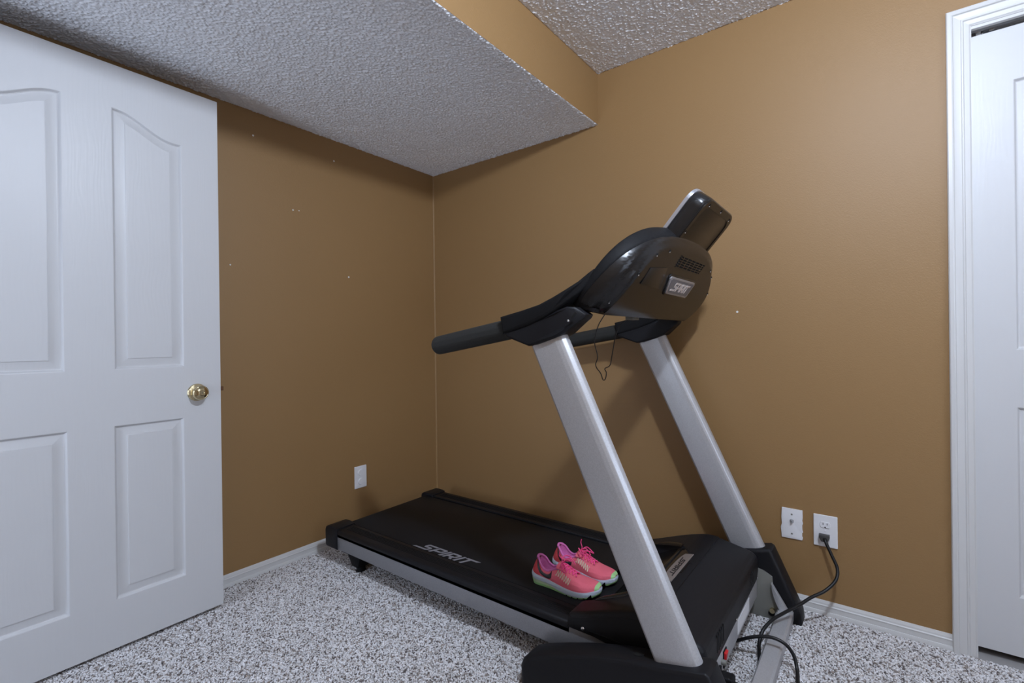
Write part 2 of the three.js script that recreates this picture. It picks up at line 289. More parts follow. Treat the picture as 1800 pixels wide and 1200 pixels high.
const archO = (a, b, c, dA, dB) => (e) => {           // top runs in an S from height dA at x = a to dB at x = b; e is the inset
  const o = [[a + e, c + e], [b - e, c + e]], hi = dA > dB;
  for (let k = 0; k <= 28; k++) { const t = 1 - k / 28, x = lerp(a + e, b - e, t), u = (x - a) / (b - a), q = hi ? u : 1 - u, w = 0.5 - 0.5 * Math.cos(Math.PI * clamp((q - 0.04) / 0.84, 0, 1)); o.push([x, lerp(Math.max(dA, dB), Math.min(dA, dB), w) - e * 1.04]); }
  return o;
};
{
  const at = [0.1692, 0.02, 1.355];
  const d = thing('door_1', 'open white four-panel door with a brass knob in front of the brown wall', 'door', at); d.userData.kind = 'structure';
  d.org = [0, 0, 0]; d.rotation.y = Math.PI / 2 + 0.0197;
  const P = (s) => -s;                                // s runs from the latch edge to the hinge edge
  makeDoor(d, -0.81, 0, 2.032, 0.035, [
    archO(P(0.341), P(0.128), 0.967, 1.883, 1.817), archO(P(0.683), P(0.470), 0.967, 1.817, 1.883),
    rectO(P(0.345), P(0.131), 0.166, 0.772), rectO(P(0.679), P(0.465), 0.166, 0.772)]);
  const k = lathe([[0, 0], [0.033, 0], [0.0338, 0.003], [0.031, 0.007], [0.021, 0.010], [0.0135, 0.012], [0.0128, 0.018], [0.016, 0.0215], [0.0225, 0.0240], [0.0268, 0.029], [0.0282, 0.035], [0.0275, 0.0405], [0.0255, 0.0435], [0.0238, 0.0442], [0.0225, 0.0438], [0.018, 0.0475], [0.012, 0.0500], [0.0085, 0.0508], [0.0078, 0.0496], [0, 0.0496]]);
  k.rotateX(Math.PI / 2); k.translate(-0.0865, 0.865, 0);
  const kn = obj('door_knob', k, M.gold, d, 'round brass door knob');
  obj('keyhole', rbox(-0.0872, -0.0858, 0.8612, 0.8688, 0.049, 0.0500, 0.0004), M.hole, kn);
  obj('latch', rbox(-0.001, 0.0165, 0.862, 0.879, -0.026, -0.012, 0.002), M.brown, d, 'brown latch bolt');
  for (const y of [0.2, 1.0, 1.8]) obj('hinge', merge(box(-0.8135, -0.81, y, y + 0.09, -0.034, -0.002)), M.gold, d);
  // closet folding doors
  const c = thing('door_2', 'white moulded folding closet doors inside the white casing', 'door', [2.551, 0.0275, -0.03]); c.userData.kind = 'structure'; c.org = [0, 0, 0];
  for (let i = 0; i < 4; i++) {
    const a = i * 0.301, b = a + 0.2985, up = i % 2 === 0;
    makeDoor(c, a, b, 2.039, 0.03, [up ? archO(a + 0.098, b - 0.098, 0.993, 1.867, 1.885) : archO(a + 0.098, b - 0.098, 0.993, 1.885, 1.867), rectO(a + 0.098, b - 0.098, 0.19, 0.808)]);
  }
  obj('track', merge(box(0, 1.2, 2.052, 2.062, -0.035, -0.032), box(0, 1.2, 2.052, 2.062, -0.004, -0.001), box(0, 1.2, 2.0605, 2.062, -0.035, -0.001)), M.steel, c, 'metal track above the doors');
  obj('track_pin', merge((() => { const g = new THREE.CylinderGeometry(0.005, 0.005, 0.02, 14); g.translate(0.03, 2.049, -0.016); return g; })(), rbox(0.012, 0.026, 2.041, 2.058, -0.012, -0.004, 0.002), rbox(0.044, 0.058, 2.046, 2.056, -0.012, -0.006, 0.002)), M.chrome, c);
}

// ---------------------------------------------------------------- ceiling lamp (out of frame) and hall lamp
function ceilingLamp(c, label, r) {
  const t = thing('ceiling_lamp', label, 'lamp', [c.x, H2, c.z]);
  obj('lamp_base', (() => { const g = lathe([[0, H2 - 0.006], [r + 0.012, H2 - 0.006], [r + 0.014, H2 - 0.02], [r + 0.006, H2 - 0.028], [0, H2 - 0.028]]); g.translate(c.x, 0, c.z); return g; })(), M.trim, t);
  const pr = [[0.0001, H2 - 0.03]]; for (let k = 0; k <= 14; k++) { const a = k / 14 * Math.PI / 2; pr.push([r * Math.cos(a) + 0.0001, H2 - 0.03 - (H2 - c.y + 0.02) * Math.sin(a)]); }
  obj('lamp_shade', (() => { const g = lathe(pr); g.translate(c.x, 0, c.z); return g; })(), M.glow, t, 'glowing white glass dome');
  const l = new THREE.PointLight(c.color, c.intensity, 0, 2); l.position.set(0, c.y - H2, 0); l.castShadow = true; l.shadow.radius = c.size || 4; l.shadow.mapSize.set(2048, 2048); t.add(l); l.name = 'lamp_light';
}
ceilingLamp(LAMP, 'round white glass ceiling lamp over the middle of the room', 0.15);
// ---------------------------------------------------------------- lettering
function spiritShapes() {
  const glyph = {
    S: [[[0.2, 1], [0.12, 0.9], [0.12, 0.62], [0.3, 0.42], [0.96, 0.42], [0.96, 0.2], [-0.42, 0.2], [-0.62, 0], [1.08, 0], [1.24, 0.14], [1.24, 0.44], [1.06, 0.62], [0.4, 0.62], [0.4, 0.8], [1.3, 0.8], [1.4, 1]]],
    P: [[[0, 0], [0.27, 0], [0.27, 0.3], [0.98, 0.3], [1.17, 0.45], [1.17, 0.86], [1.0, 1], [0, 1]], [[0.27, 0.5], [0.27, 0.8], [0.9, 0.8], [0.9, 0.5]]],
    I: [[[0, 0], [0.27, 0], [0.27, 1], [0, 1]]],
    R: [[[0, 0], [0.27, 0], [0.27, 0.3], [0.58, 0.3], [0.86, 0], [1.2, 0], [0.9, 0.3], [0.98, 0.3], [1.17, 0.45], [1.17, 0.86], [1.0, 1], [0, 1]], [[0.27, 0.5], [0.27, 0.8], [0.9, 0.8], [0.9, 0.5]]],
    T: [[[0, 0.8], [0.36, 0.8], [0.36, 0], [0.63, 0], [0.63, 0.8], [1.25, 0.8], [1.5, 1], [0, 1]]],
  };
  let x = 0; const out = [];
  for (const [ch, adv] of [['S', 1.5], ['P', 1.34], ['I', 0.44], ['R', 1.36], ['I', 0.42], ['T', 1.5]]) {
    const sh = (pts) => pts.map(([a, b]) => [(a + x + b * 0.55), b]);
    const s = shapeOf(sh(glyph[ch][0])); if (glyph[ch][1]) s.holes.push(new THREE.Path(sh(glyph[ch][1]).map((q) => V2(...q))));
    out.push(s); x += adv;
  }
  return out;                                       // runs from about -0.6 to 7.1, 1 tall
}
const spiritGeo = (depth) => merge(spiritShapes().map((s) => new THREE.ExtrudeGeometry(s, { depth, bevelEnabled: false })));
function placeText(g, origin, ex, ey, w, h) {        // ex, ey unit vectors; text box 7.7 x 1 -> w x h, centred on origin
  const m = new THREE.Matrix4(), ez = new THREE.Vector3().crossVectors(ex, ey);
  g = g.clone(); g.translate(-3.25, -0.5, 0); g.scale(w / 7.7, h, 1);
  m.makeBasis(ex, ey, ez).setPosition(origin); g.applyMatrix4(m); return g;
}

// ---------------------------------------------------------------- treadmill
const ZC = 0.531;                                    // centre line; the long axis runs along x beside the wall
{
  const T = thing('treadmill', 'large black and silver treadmill standing along the brown wall', 'treadmill', [1.1, 0, ZC]);
  const both = (f) => { f(1); f(-1); };
  const zs = (s, off) => ZC + s * off;               // mirrored offset from the centre line
  const zr = (s, a, b) => s > 0 ? [ZC + a, ZC + b] : [ZC - b, ZC - a];
  // side frames, silver
  both((s) => {
    const [a, b] = zr(s, 0.338, 0.354);
    obj('side_frame', uvm(exZ([[0.2535, 0.1685], [0.2225, 0.0925], [1.915, 0.089], [1.915, 0.1685]], a, b, 0.0015)), M.rail, T, 'silver side rail');
  });
  // black foot rails with anti-slip ridges
  both((s) => {
    const P = [[0.262, 0.150], [0.262, 0.1805], [0.266, 0.1845], [0.346, 0.1845], [0.354, 0.181], [0.3575, 0.1755], [0.3575, 0.1635], [0.354, 0.1635], [0.354, 0.150]].map(([o, y]) => [zs(s, o), y]);
    const r = obj('foot_rail', exX(s > 0 ? P : P.reverse(), 0.246, 1.511, 0.0008), M.black, T);
    const rid = []; for (const o of [0.284, 0.293, 0.302, 0.311, 0.320]) { const [a, b] = zr(s, o, o + 0.0045); rid.push(rbox(0.275, 1.49, 0.184, 0.1857, a, b, 0.0006, 1)); }
    obj('grip_ridge', merge(rid), M.blackMatte, r);
  });
  // walking belt running round the rear roller
  {
    const P = []; const yT = 0.1785, r = 0.034, xR = 0.2;
    P.push([1.60, yT]); P.push([xR + 0.03, yT]); for (let k = 0; k <= 12; k++) { const a = Math.PI / 2 + k / 12 * Math.PI; P.push([xR + r * Math.cos(a), yT - r + r * Math.sin(a)]); } P.push([1.60, yT - 2 * r]);
    obj('walking_belt', uvm(exZ(P, ZC - 0.2535, ZC + 0.2535, 0.001)), M.belt, T, 'black rubber walking belt');
    const t = placeText(spiritGeo(0.0006), V(0.8365, yT - 0.0001, 0.758), V(1, 0, 0), V(0, 0, -1), 0.352, 0.05);
    obj('belt_lettering', t, M.print, T, 'grey printed brand lettering on the belt');
    obj('deck_board', box(0.26, 1.62, 0.125, 0.142, ZC - 0.3375, ZC + 0.3375), M.blackMatte, T);
    for (const x of [0.45, 1.2]) obj('cross_member', box(x, x + 0.05, 0.095, 0.125, ZC - 0.3375, ZC + 0.3375), M.blackMatte, T);
  }
  // rear end caps, levelling feet
  both((s) => {
    const [a, b] = zr(s, 0.2555, 0.3605);
    obj('end_cap', exZ([[0.246, 0.0905], [0.160, 0.0905], [0.152, 0.100], [0.151, 0.170], [0.157, 0.184], [0.172, 0.1915], [0.2, 0.1935], [0.228, 0.192], [0.246, 0.1885]], a, b, 0.006, 3), M.black, T);
    const [c, d] = zr(s, 0.268, 0.335);
    obj('rear_leg', merge(exZ([[0.285, 0.095], [0.395, 0.095], [0.375, 0.03], [0.33, 0.03]], c, d, 0.003), (() => { const g = new THREE.CylinderGeometry(0.02, 0.024, 0.026, 24); g.translate(0.352, 0.016, zs(s, 0.303)); return g; })()), M.blackMatte, T);
    const q = new THREE.CylinderGeometry(0.006, 0.006, 0.004, 12); q.rotateX(Math.PI / 2); q.translate(0.352, 0.02, zs(s, 0.327)); obj('foot_bolt', plain(q), M.chrome, T);
  });
  obj('warning_label', box(0.239, 0.296, 0.074, 0.086, 0.858, 0.8588), M.yellow, T, 'small yellow warning label');
  obj('warning_label', box(0.262, 0.292, 0.0795, 0.0855, 0.8588, 0.8592), M.red, T, 'red stripe of the warning label');
  obj('label_bracket', box(0.235, 0.3, 0.07, 0.0935, 0.854, 0.858), M.blackMatte, T);

  // motor hood: a height field with a scooped glossy inset
  {
    const prof = [[1.507, 0.171], [1.507, 0.206], [1.512, 0.2105], [1.56, 0.2275], [1.62, 0.250], [1.68, 0.2705], [1.72, 0.281], [1.745, 0.2855], [1.765, 0.2858], [1.7855, 0.2845], [1.7865, 0.2815], [1.84, 0.2705], [1.88, 0.262], [1.902, 0.2565], [1.914, 0.250], [1.922, 0.240], [1.926, 0.226], [1.926, 0.19], [1.922, 0.158]];
    const cur = []; for (let i = 0; i + 1 < prof.length; i++) { const [x0, y0] = prof[i], [x1, y1] = prof[i + 1], n = Math.max(2, Math.ceil(Math.hypot(x1 - x0, y1 - y0) / 0.005)); for (let k = 0; k < n; k++) cur.push([lerp(x0, x1, k / n), lerp(y0, y1, k / n)]); } cur.push(prof[prof.length - 1]);
    const nrm = cur.map((q, i) => { const a = cur[Math.max(0, i - 2)], b = cur[Math.min(cur.length - 1, i + 2)], t = V2(b[0] - a[0], b[1] - a[1]).normalize(); return [-t.y, t.x]; });
    const HW = 0.3605, R = 0.022;
    const scoopZ = (x) => 0.262 * Math.pow(Math.max(0, 1 - Math.pow(clamp((x - 1.50) / 0.264, 0, 1), 2.6)), 1 / 2.0);   // half width of the inset
    const inside = (x, o) => x > 1.5 && x < 1.764 && Math.abs(o) < scoopZ(x);
    const nz = 190, zpos = []; for (let j = 0; j <= nz; j++) zpos.push(lerp(-HW, HW, j / nz));
    const top = (i, o) => {
      const d = HW - Math.abs(o), k = d < R ? R - Math.sqrt(Math.max(0, R * R - (R - d) * (R - d))) : 0;
      let [x, y] = cur[i]; x -= nrm[i][0] * k; y -= nrm[i][1] * k;
      if (inside(cur[i][0], o) && i > 6) y = Math.min(y - 0.0022, 0.1815 + Math.max(0, cur[i][0] - 1.553) * 0.62);
      return [x, y, ZC + o];
    };
    const pos = [[], []], key = [];
    for (let i = 0; i + 1 < cur.length; i++) for (let j = 0; j < nz; j++) {
      const c = [[i, j], [i + 1, j], [i, j + 1], [i + 1, j + 1]], ins = c.map(([p, q]) => inside(cur[p][0], zpos[q]) && p > 6);
      const v = c.map(([p, q]) => top(p, zpos[q])), all = ins.every(Boolean), tgt = pos[all ? 1 : 0];
      if (all && v.every((q) => q[0] < 1.553)) continue;                            // the belt shows here
      if (ins.some(Boolean) && v.every((q) => q[0] < 1.548) ) { /* keep the wall of the wing */ }
      for (const k of [0, 2, 1, 1, 2, 3]) tgt.push(...v[k]);
    }
    const geo = (a) => { const g = new THREE.BufferGeometry(); g.setAttribute('position', new THREE.Float32BufferAttribute(a, 3)); g.setAttribute('uv', new THREE.Float32BufferAttribute(new Float32Array(a.length / 3 * 2), 2)); return crease(mergeVertices(g, 1e-5), 0.55); };
    const side = (s) => { const off = cur.map((q, i) => [q[0] - nrm[i][0] * R, q[1] - nrm[i][1] * R]); const g = new THREE.ShapeGeometry(shapeOf([...off, [1.9, 0.1705], [1.53, 0.1705]])); g.translate(0, 0, zs(s, HW)); return plain(g); };
    const sidewall = (s) => { const [a, b] = zr(s, HW - 0.012, HW - 0.0005); return exZ([[1.512, 0.171], [1.512, 0.2], [1.56, 0.216], [1.70, 0.262], [1.75, 0.27], [1.88, 0.246], [1.91, 0.235], [1.916, 0.158], [1.66, 0.164], [1.6, 0.171]], a, b, 0.001); };
    const hood = obj('motor_hood', merge(geo(pos[0]), sidewall(1), sidewall(-1)), M.black, T, 'black plastic motor hood');
    obj('hood_inset', geo(pos[1]), M.blackGloss, hood, 'glossy black inset of the motor hood');
    // raised crescents on both sides of the inset
    both((s) => {
      const n = 26, pts = (t) => { const x = lerp(1.555, 1.69, t); return [x, scoopZ(x)]; };
      const g = gridMesh(n, 8, (u, v) => { const [x, w] = pts(u), a = v * Math.PI, wd = 0.002 + 0.014 * Math.sin(u * Math.PI * 0.75), yb = interp(cur.filter((q) => q[0] < 1.76 && q[1] > 0.2), x); return [x, yb + 0.0005 + Math.sin(a) * 0.007 * Math.min(1, u * 4 + 0.2), zs(s, w - 0.001 + wd * Math.cos(a))]; });
      obj('inset_lip', plain(g), M.blackGloss, hood);
    });
    // ridge bar across the inset and the badge in front of it
    obj('hood_ridge', exX([[ZC - 0.19, 0.0], [ZC + 0.19, 0.0], [ZC + 0.175, 0.009], [ZC - 0.175, 0.009]], 0, 0.012, 0.002).rotateZ(0.32).translate(1.684, 0.262, 0), M.blackGloss, hood);
    const bs = []; const bw = 0.118, bh = 0.019; bs.push([-bw, -bh], [bw, -bh]); for (let k = 0; k <= 16; k++) { const t = 1 - 2 * k / 16; bs.push([t * bw, bh * (0.25 + 0.75 * Math.sqrt(1 - t * t * 0.96))]); }
    const be = new THREE.ExtrudeGeometry(shapeOf(bs), { depth: 0.0025, bevelEnabled: true, bevelSize: 0.0015, bevelThickness: 0.001, bevelSegments: 2 });
    const ex = V(0, 0, 1), ey = V(-Math.cos(0.19), -Math.sin(0.19), 0), ez = new THREE.Vector3().crossVectors(ex, ey);
    const bo = V(1.735, 0.2815, ZC);
    const bm = new THREE.Matrix4().makeBasis(ex.clone().multiplyScalar(-1), ey, ez.clone().multiplyScalar(-1)).setPosition(bo);
    const bg = crease(be, 0.5); bg.applyMatrix4(bm);
    const bd = obj('hood_badge', bg, M.badgeWarm, hood, 'silver brand badge on the hood');
    obj('badge_lettering', placeText(spiritGeo(0.0006), bo.clone().addScaledVector(V(-Math.sin(0.19), Math.cos(0.19), 0), 0.0034).add(V(0.002, 0.0004, 0)), V(0, 0, 1), V(Math.cos(0.19), Math.sin(0.19), 0), 0.17, 0.019), M.black, bd);
    // vents on the hood front
    const slots = []; for (let k = 0; k < 5; k++) slots.push(rbox(1.9245, 1.9274, 0.186, 0.236, 0.702 + k * 0.017, 0.7085 + k * 0.017, 0.001, 1)); for (let k = 0; k < 3; k++) slots.push(rbox(1.9245, 1.9274, 0.188, 0.232, 0.285 + k * 0.017, 0.291 + k * 0.017, 0.001, 1));
    for (const g of slots) obj('vent_slot', g, M.hole, hood);
    both((s) => { for (const [x, y] of [[1.563, 0.183]]) { const g = new THREE.SphereGeometry(0.0062, 16, 10); g.scale(1, 1, 0.5); g.translate(x, y, zs(s, HW)); obj('screw', plain(g), M.chrome, hood, 'chrome screw'); } });
    for (const z of [0.195, 0.53, 0.86]) { const g = new THREE.SphereGeometry(0.005, 12, 8); g.scale(0.5, 1, 1); g.translate(1.924, 0.164, z); obj('screw', plain(g), M.chrome, hood, 'chrome screw'); }
    both((s) => { const [a, b] = zr(s, HW - 0.001, HW + 0.0025); obj('hood_rib', exZ([[1.585, 0.1845], [1.60, 0.187], [1.80, 0.187], [1.9, 0.183], [1.9, 0.180], [1.80, 0.1835], [1.60, 0.1835]], a, b, 0.0008), M.blackMatte, hood); });
    // steel front plate with switch, inlet and label
    const pl = obj('front_plate', exZ([[1.914, 0.094], [1.9215, 0.094], [1.9215, 0.1595], [1.914, 0.1595]], ZC - 0.336, ZC + 0.336, 0.001), M.silver, T, 'bare silver steel front plate');
    obj('power_switch', merge(exZ([[1.9215, 0.101], [1.9255, 0.103], [1.931, 0.139], [1.9215, 0.143]], 0.667, 0.692, 0.001)), M.red, pl, 'red rocker switch');
    obj('switch_frame', merge(box(1.9215, 1.9245, 0.098, 0.1, 0.663, 0.696), box(1.9215, 1.9245, 0.144, 0.146, 0.663, 0.696), box(1.9215, 1.9245, 0.098, 0.146, 0.663, 0.666), box(1.9215, 1.9245, 0.098, 0.146, 0.693, 0.696)), M.blackMatte, pl);
    obj('rating_label', box(1.9215, 1.9222, 0.1035, 0.1485, 0.333, 0.508), M.label, pl, 'white paper rating label');
    obj('power_inlet', rbox(1.92, 1.928, 0.099, 0.131, 0.735, 0.775, 0.002), M.blackMatte, pl);
    obj('breaker_button', (() => { const g = new THREE.CylinderGeometry(0.0075, 0.0085, 0.014, 16); g.rotateZ(Math.PI / 2); g.translate(1.928, 0.126, 0.712); return plain(g); })(), M.greyMetal, pl);
    obj('plug_cover', box(1.60, 1.914, 0.085, 0.0925, ZC - 0.336, ZC + 0.336), M.blackMatte, T);
  }

  // uprights: rounded rectangular tubes leaning back
  const axis = V(-0.4175, 0.9087, 0).normalize(), across = V(axis.y, -axis.x, 0);    // across points to +x (front)
  const upB = V(1.8855, 0.225, 0);                   // middle of the tube at cover height
  both((s) => {
    const sh = new THREE.Shape(), a = 0.0605, b = 0.0255, r = 0.018;
    sh.moveTo(-a + r, -b); sh.lineTo(a - 0.034, -b); sh.bezierCurveTo(a - 0.012, -b, a, -b + 0.012, a, 0); sh.bezierCurveTo(a, b - 0.012, a - 0.012, b, a - 0.034, b); sh.lineTo(-a + r, b); sh.quadraticCurveTo(-a, b, -a, b - r); sh.lineTo(-a, -b + r); sh.quadraticCurveTo(-a, -b, -a + r, -b);
    const L = 0.995, g = new THREE.ExtrudeGeometry(sh, { depth: L, bevelEnabled: false, curveSegments: 14 });
    const m = new THREE.Matrix4().makeBasis(across, V(0, 0, -1), axis).setPosition(V(upB.x, upB.y, zs(s, 0.4215)).addScaledVector(axis, -0.06));
    const c = crease(g, 0.6); c.applyMatrix4(m); obj('upright', uvm(c), M.silver, T, 'leaning silver upright post');
  });
  // base foot covers
  const line = (y) => upB.x - (y - upB.y) * 0.4595;  // x of the tube axis at height y
  both((s) => {
    const [a, b] = zr(s, 0.383, 0.469);
    const P = [[1.405, 0.0], [1.400, 0.012], [1.400, 0.066], [1.408, 0.086], [1.425, 0.101], [1.46, 0.119], [1.533, 0.148], [1.60, 0.172], [1.665, 0.193], [1.73, 0.211], [1.80, 0.226], [1.83, 0.2325], [1.953, 0.2625], [1.965, 0.257], [2.06, 0.045], [2.064, 0.012], [2.06, 0.0], [2.02, 0], [1.99, 0.03], [1.94, 0.04], [1.90, 0.03], [1.86, 0.0]];
    const f = obj('foot_cover', exZ(P, a, b, 0.015, 4), M.black, T, 'black plastic foot cover');
    const h = new THREE.CylinderGeometry(0.013, 0.013, 0.003, 24); h.scale(1.2, 1, 0.75); h.rotateZ(0.24); h.translate(1.772, 0.2205, zs(s, 0.428)); obj('bolt_hole', plain(h), M.hole, f);
    const col = []; const cp = new THREE.Shape(), aa = 0.068, bb = 0.033, r = 0.022;
    cp.moveTo(-aa + r, -bb); cp.lineTo(aa - r, -bb); cp.quadraticCurveTo(aa, -bb, aa, -bb + r); cp.lineTo(aa, bb - r); cp.quadraticCurveTo(aa, bb, aa - r, bb); cp.lineTo(-aa + r, bb); cp.quadraticCurveTo(-aa, bb, -aa, bb - r); cp.lineTo(-aa, -bb + r); cp.quadraticCurveTo(-aa, -bb, -aa + r, -bb);
    const cg = crease(new THREE.ExtrudeGeometry(cp, { depth: 0.05, bevelEnabled: true, bevelSize: 0.003, bevelThickness: 0.003, bevelOffset: -0.003, bevelSegments: 2, curveSegments: 10 }), 0.6);
    cg.applyMatrix4(new THREE.Matrix4().makeBasis(across, V(0, 0, -1), axis).setPosition(V(line(0.2), 0.2, zs(s, 0.4215)).addScaledVector(axis, -0.02)));
    obj('collar', cg, M.black, f);
  });
  // floor cross tube, inner brackets and gussets
  {
    const sh = []; const x0 = 1.984, x1 = 2.036; for (const [x, y] of [[x0 + 0.004, 0.014], [x1 - 0.004, 0.014], [x1, 0.019], [x1, 0.050], [x1 - 0.006, 0.057], [x0 + 0.006, 0.057], [x0, 0.050], [x0, 0.019]]) sh.push([x, y]);
    obj('cross_tube', uvm(exZ(sh, ZC - 0.383, ZC + 0.383)), M.silver, T, 'silver floor cross tube');
    both((s) => {
      const [a, b] = zr(s, 0.372, 0.381);
      obj('base_bracket', exZ([[1.80, 0.005], [1.985, 0.005], [1.985, 0.06], [1.972, 0.10], [1.968, 0.165], [1.94, 0.18], [1.85, 0.2], [1.80, 0.19]], a, b, 0.001), M.greyMetal, T, 'grey steel bracket');
      const [c, d] = zr(s, 0.358, 0.371);
      const cur = [[1.967, 0.148]]; for (let k = 0; k <= 8; k++) { const t = k / 8; cur.push([1.968 + 0.024 * t * t + 0.004 * t, 0.146 - 0.092 * t]); } cur.push([2.034, 0.052], [2.02, 0.062]);
      obj('gusset', exZ(cur, c, d + 0.008, 0.0008), M.silver, T, 'silver gusset plate');
      const q = new THREE.CylinderGeometry(0.009, 0.009, 0.016, 16); q.rotateX(Math.PI / 2); q.translate(1.968, 0.042, zs(s, 0.368)); obj('axle_bolt', plain(q), M.gold, T, 'brass axle bolt');
      const w = new THREE.CylinderGeometry(0.011, 0.011, 0.006, 16); w.rotateX(Math.PI / 2); w.translate(1.965, 0.03, zs(s, 0.370)); obj('axle_washer', plain(w), M.blackMatte, T);
    });
  }

  // handle arms, grips
  both((s) => {
    const [a, b] = zr(s, 0.376, 0.464);
    const taper = (g) => { const p = g.attributes.position; for (let i = 0; i < p.count; i++) { const o = (p.getZ(i) - ZC) * s, k = lerp(1, 0.56, sstep(1.545, 1.66, p.getX(i))); p.setZ(i, ZC + s * (0.376 + (o - 0.376) * k)); } return crease(g, 0.7); };
    obj('arm_cover', taper(exZ([[1.333, 1.147], [1.342, 1.092], [1.40, 1.106], [1.45, 1.119], [1.50, 1.137], [1.54, 1.157], [1.572, 1.178], [1.61, 1.208], [1.64, 1.240], [1.652, 1.262], [1.648, 1.273], [1.632, 1.262], [1.606, 1.240], [1.573, 1.2185], [1.53, 1.197], [1.482, 1.1785], [1.42, 1.164]], a, b, 0.009, 3)), M.blackMatte, T, 'black arm cover');
    const [c, d] = zr(s, 0.380, 0.458);
    obj('arm_bracket', taper(exZ([[1.346, 1.087], [1.362, 1.079], [1.438, 1.0535], [1.47, 1.058], [1.53, 1.076], [1.562, 1.0895], [1.595, 1.116], [1.618, 1.134], [1.624, 1.144], [1.596, 1.166], [1.572, 1.168], [1.54, 1.158], [1.48, 1.134], [1.40, 1.110], [1.346, 1.0985]], c, d, 0.007, 3)), M.black, T, 'black lower arm bracket');
    const rP = [[0.0001, 0], [0.020, 0.0006], [0.028, 0.004], [0.0325, 0.011], [0.0335, 0.02], [0.0335, 0.36], [0.0001, 0.36]];
    const g = lathe(rP, 36); const dir = V(0.335, 0.0525, 0).normalize();
    g.applyMatrix4(new THREE.Matrix4().makeBasis(V(0, 0, 1), dir, V(-dir.y, dir.x, 0)).setPosition(V(1.001, 1.0545, zs(s, 0.421))));
    obj('hand_grip', g, M.foam, T, 'black foam hand grip');
    const q = new THREE.SphereGeometry(0.004, 10, 8); q.translate(1.583, 1.126, zs(s, 0.458)); obj('screw', plain(q), M.chrome, T, 'chrome screw');
    const q2 = rbox(-0.004, 0.004, -0.0115, 0.0115, -0.001, 0.001, 0.0009, 2); q2.rotateZ(-0.75); q2.translate(1.602, 1.141, zs(s, 0.458)); obj('screw_slot', q2, M.hole, T);
  });

  // console: local a runs up the tilted face, d is depth towards the back, o is offset from the centre line
  const c45 = Math.SQRT1_2, CP = (a, d, o) => [1.57 + c45 * (a + d), 1.175 + c45 * (a - d), ZC + o];
  const A1 = 0.322, HWc = 0.43, EXP = 2.7, DS = 0.018;
  const hw = (a) => HWc * Math.pow(Math.max(0, 1 - Math.pow(clamp((a - 0.06) / (A1 - 0.06), 0, 1), EXP)), 1 / EXP);
  const Dp = (a) => smoothTab([[0.03, 0.078], [0.06, 0.084], [0.10, 0.086], [0.14, 0.084], [0.18, 0.076], [0.22, 0.063], [0.26, 0.048], [0.29, 0.038], [0.312, 0.029], [0.324, 0.024]], a);
  {
    // outline loop in (o, a): bottom edge then up, round the top
    const loop = []; const nb = 40, nt = 120;
    for (let k = 0; k < nb; k++) loop.push([lerp(-HWc, HWc, k / nb), 0]);
    for (let k = 0; k <= nt; k++) { const th = Math.PI * k / nt; const c = Math.cos(th), sn = Math.sin(th), e = 2 / EXP; const o = HWc * Math.sign(c) * Math.pow(Math.abs(c), e), aa = 0.06 + (A1 - 0.06) * Math.pow(sn, e); loop.push([o, k === 0 || k === nt ? 0.06 : aa]); }
    // user shell
    const us = new THREE.ExtrudeGeometry(shapeOf(loop), { depth: 0.030, bevelEnabled: true, bevelSize: 0.012, bevelThickness: 0.012, bevelOffset: -0.012, bevelSegments: 4 });
    { const p = us.attributes.position; for (let i = 0; i < p.count; i++) p.setZ(i, p.getZ(i) * clamp(0.30 + 2.6 * p.getY(i), 0.3, 1.05) + 0.012 * (clamp(0.30 + 2.6 * p.getY(i), 0.3, 1.05) - 1)); us.computeVertexNormals(); }
    const ug = crease(us, 0.6), nv = V(-c45, c45, 0);
    // shape x -> o (z axis), shape y -> a, shape z -> towards the user
    ug.applyMatrix4(new THREE.Matrix4().makeBasis(V(0, 0, 1), V(c45, c45, 0), nv).setPosition(V(1.57, 1.175, ZC).addScaledVector(nv, 0.012 - DS - 0.002)));
    obj('console_housing', ug, M.blackMatte, T, 'matte black console housing');
    // back shell: rings from the seam inwards
    const loopIn = (d) => {
      const W = HWc - d, T = A1 - 0.4 * d, out = [];
      for (let k = 0; k < nb; k++) out.push([lerp(-W, W, k / nb), 0]);
      for (let k = 0; k <= nt; k++) { const th = Math.PI * k / nt, c = Math.cos(th), sn = Math.sin(th), e = 2 / EXP; out.push([W * Math.sign(c) * Math.pow(Math.abs(c), e), 0.06 + (T - 0.06) * Math.pow(Math.max(0, sn), e)]); }
      return out;
    };
    const PR = [[0, 0], [0.0015, 0.18], [0.004, 0.34], [0.008, 0.48], [0.014, 0.58], [0.021, 0.65], [0.027, 0.70], [0.031, 0.75], [0.036, 0.85], [0.042, 0.93], [0.049, 0.98], [0.056, 1.0]];
    const rings = PR.map(([d, h]) => loopIn(d).map(([o, a], i) => { const aa = i < nb ? 0.034 * h : Math.max(a, 0.034 * h); return CP(aa, lerp(DS, Dp(aa), h), o); }));
    const pos = [], n = loop.length, nR = PR.length - 1, rr = PR[nR][0];
    for (let k = 0; k < nR; k++) for (let i = 0; i < n; i++) { const a = rings[k][i], b = rings[k][(i + 1) % n], c = rings[k + 1][i], d = rings[k + 1][(i + 1) % n]; for (const v of [a, b, d, a, d, c]) pos.push(...v); }
    const pTop = A1 - 0.4 * rr, plateauW = (a) => (HWc - rr) * Math.pow(Math.max(0, 1 - Math.pow(clamp((a - 0.06) / (pTop - 0.06), 0, 1), EXP)), 1 / EXP);
    const pl = gridMesh(60, 40, (u, v) => { const a = 0.034 + (pTop - 0.034) * Math.sin(u * Math.PI / 2), w = Math.max(0.0005, plateauW(a)), o = lerp(-w, w, v); return CP(a, Dp(a), o); });
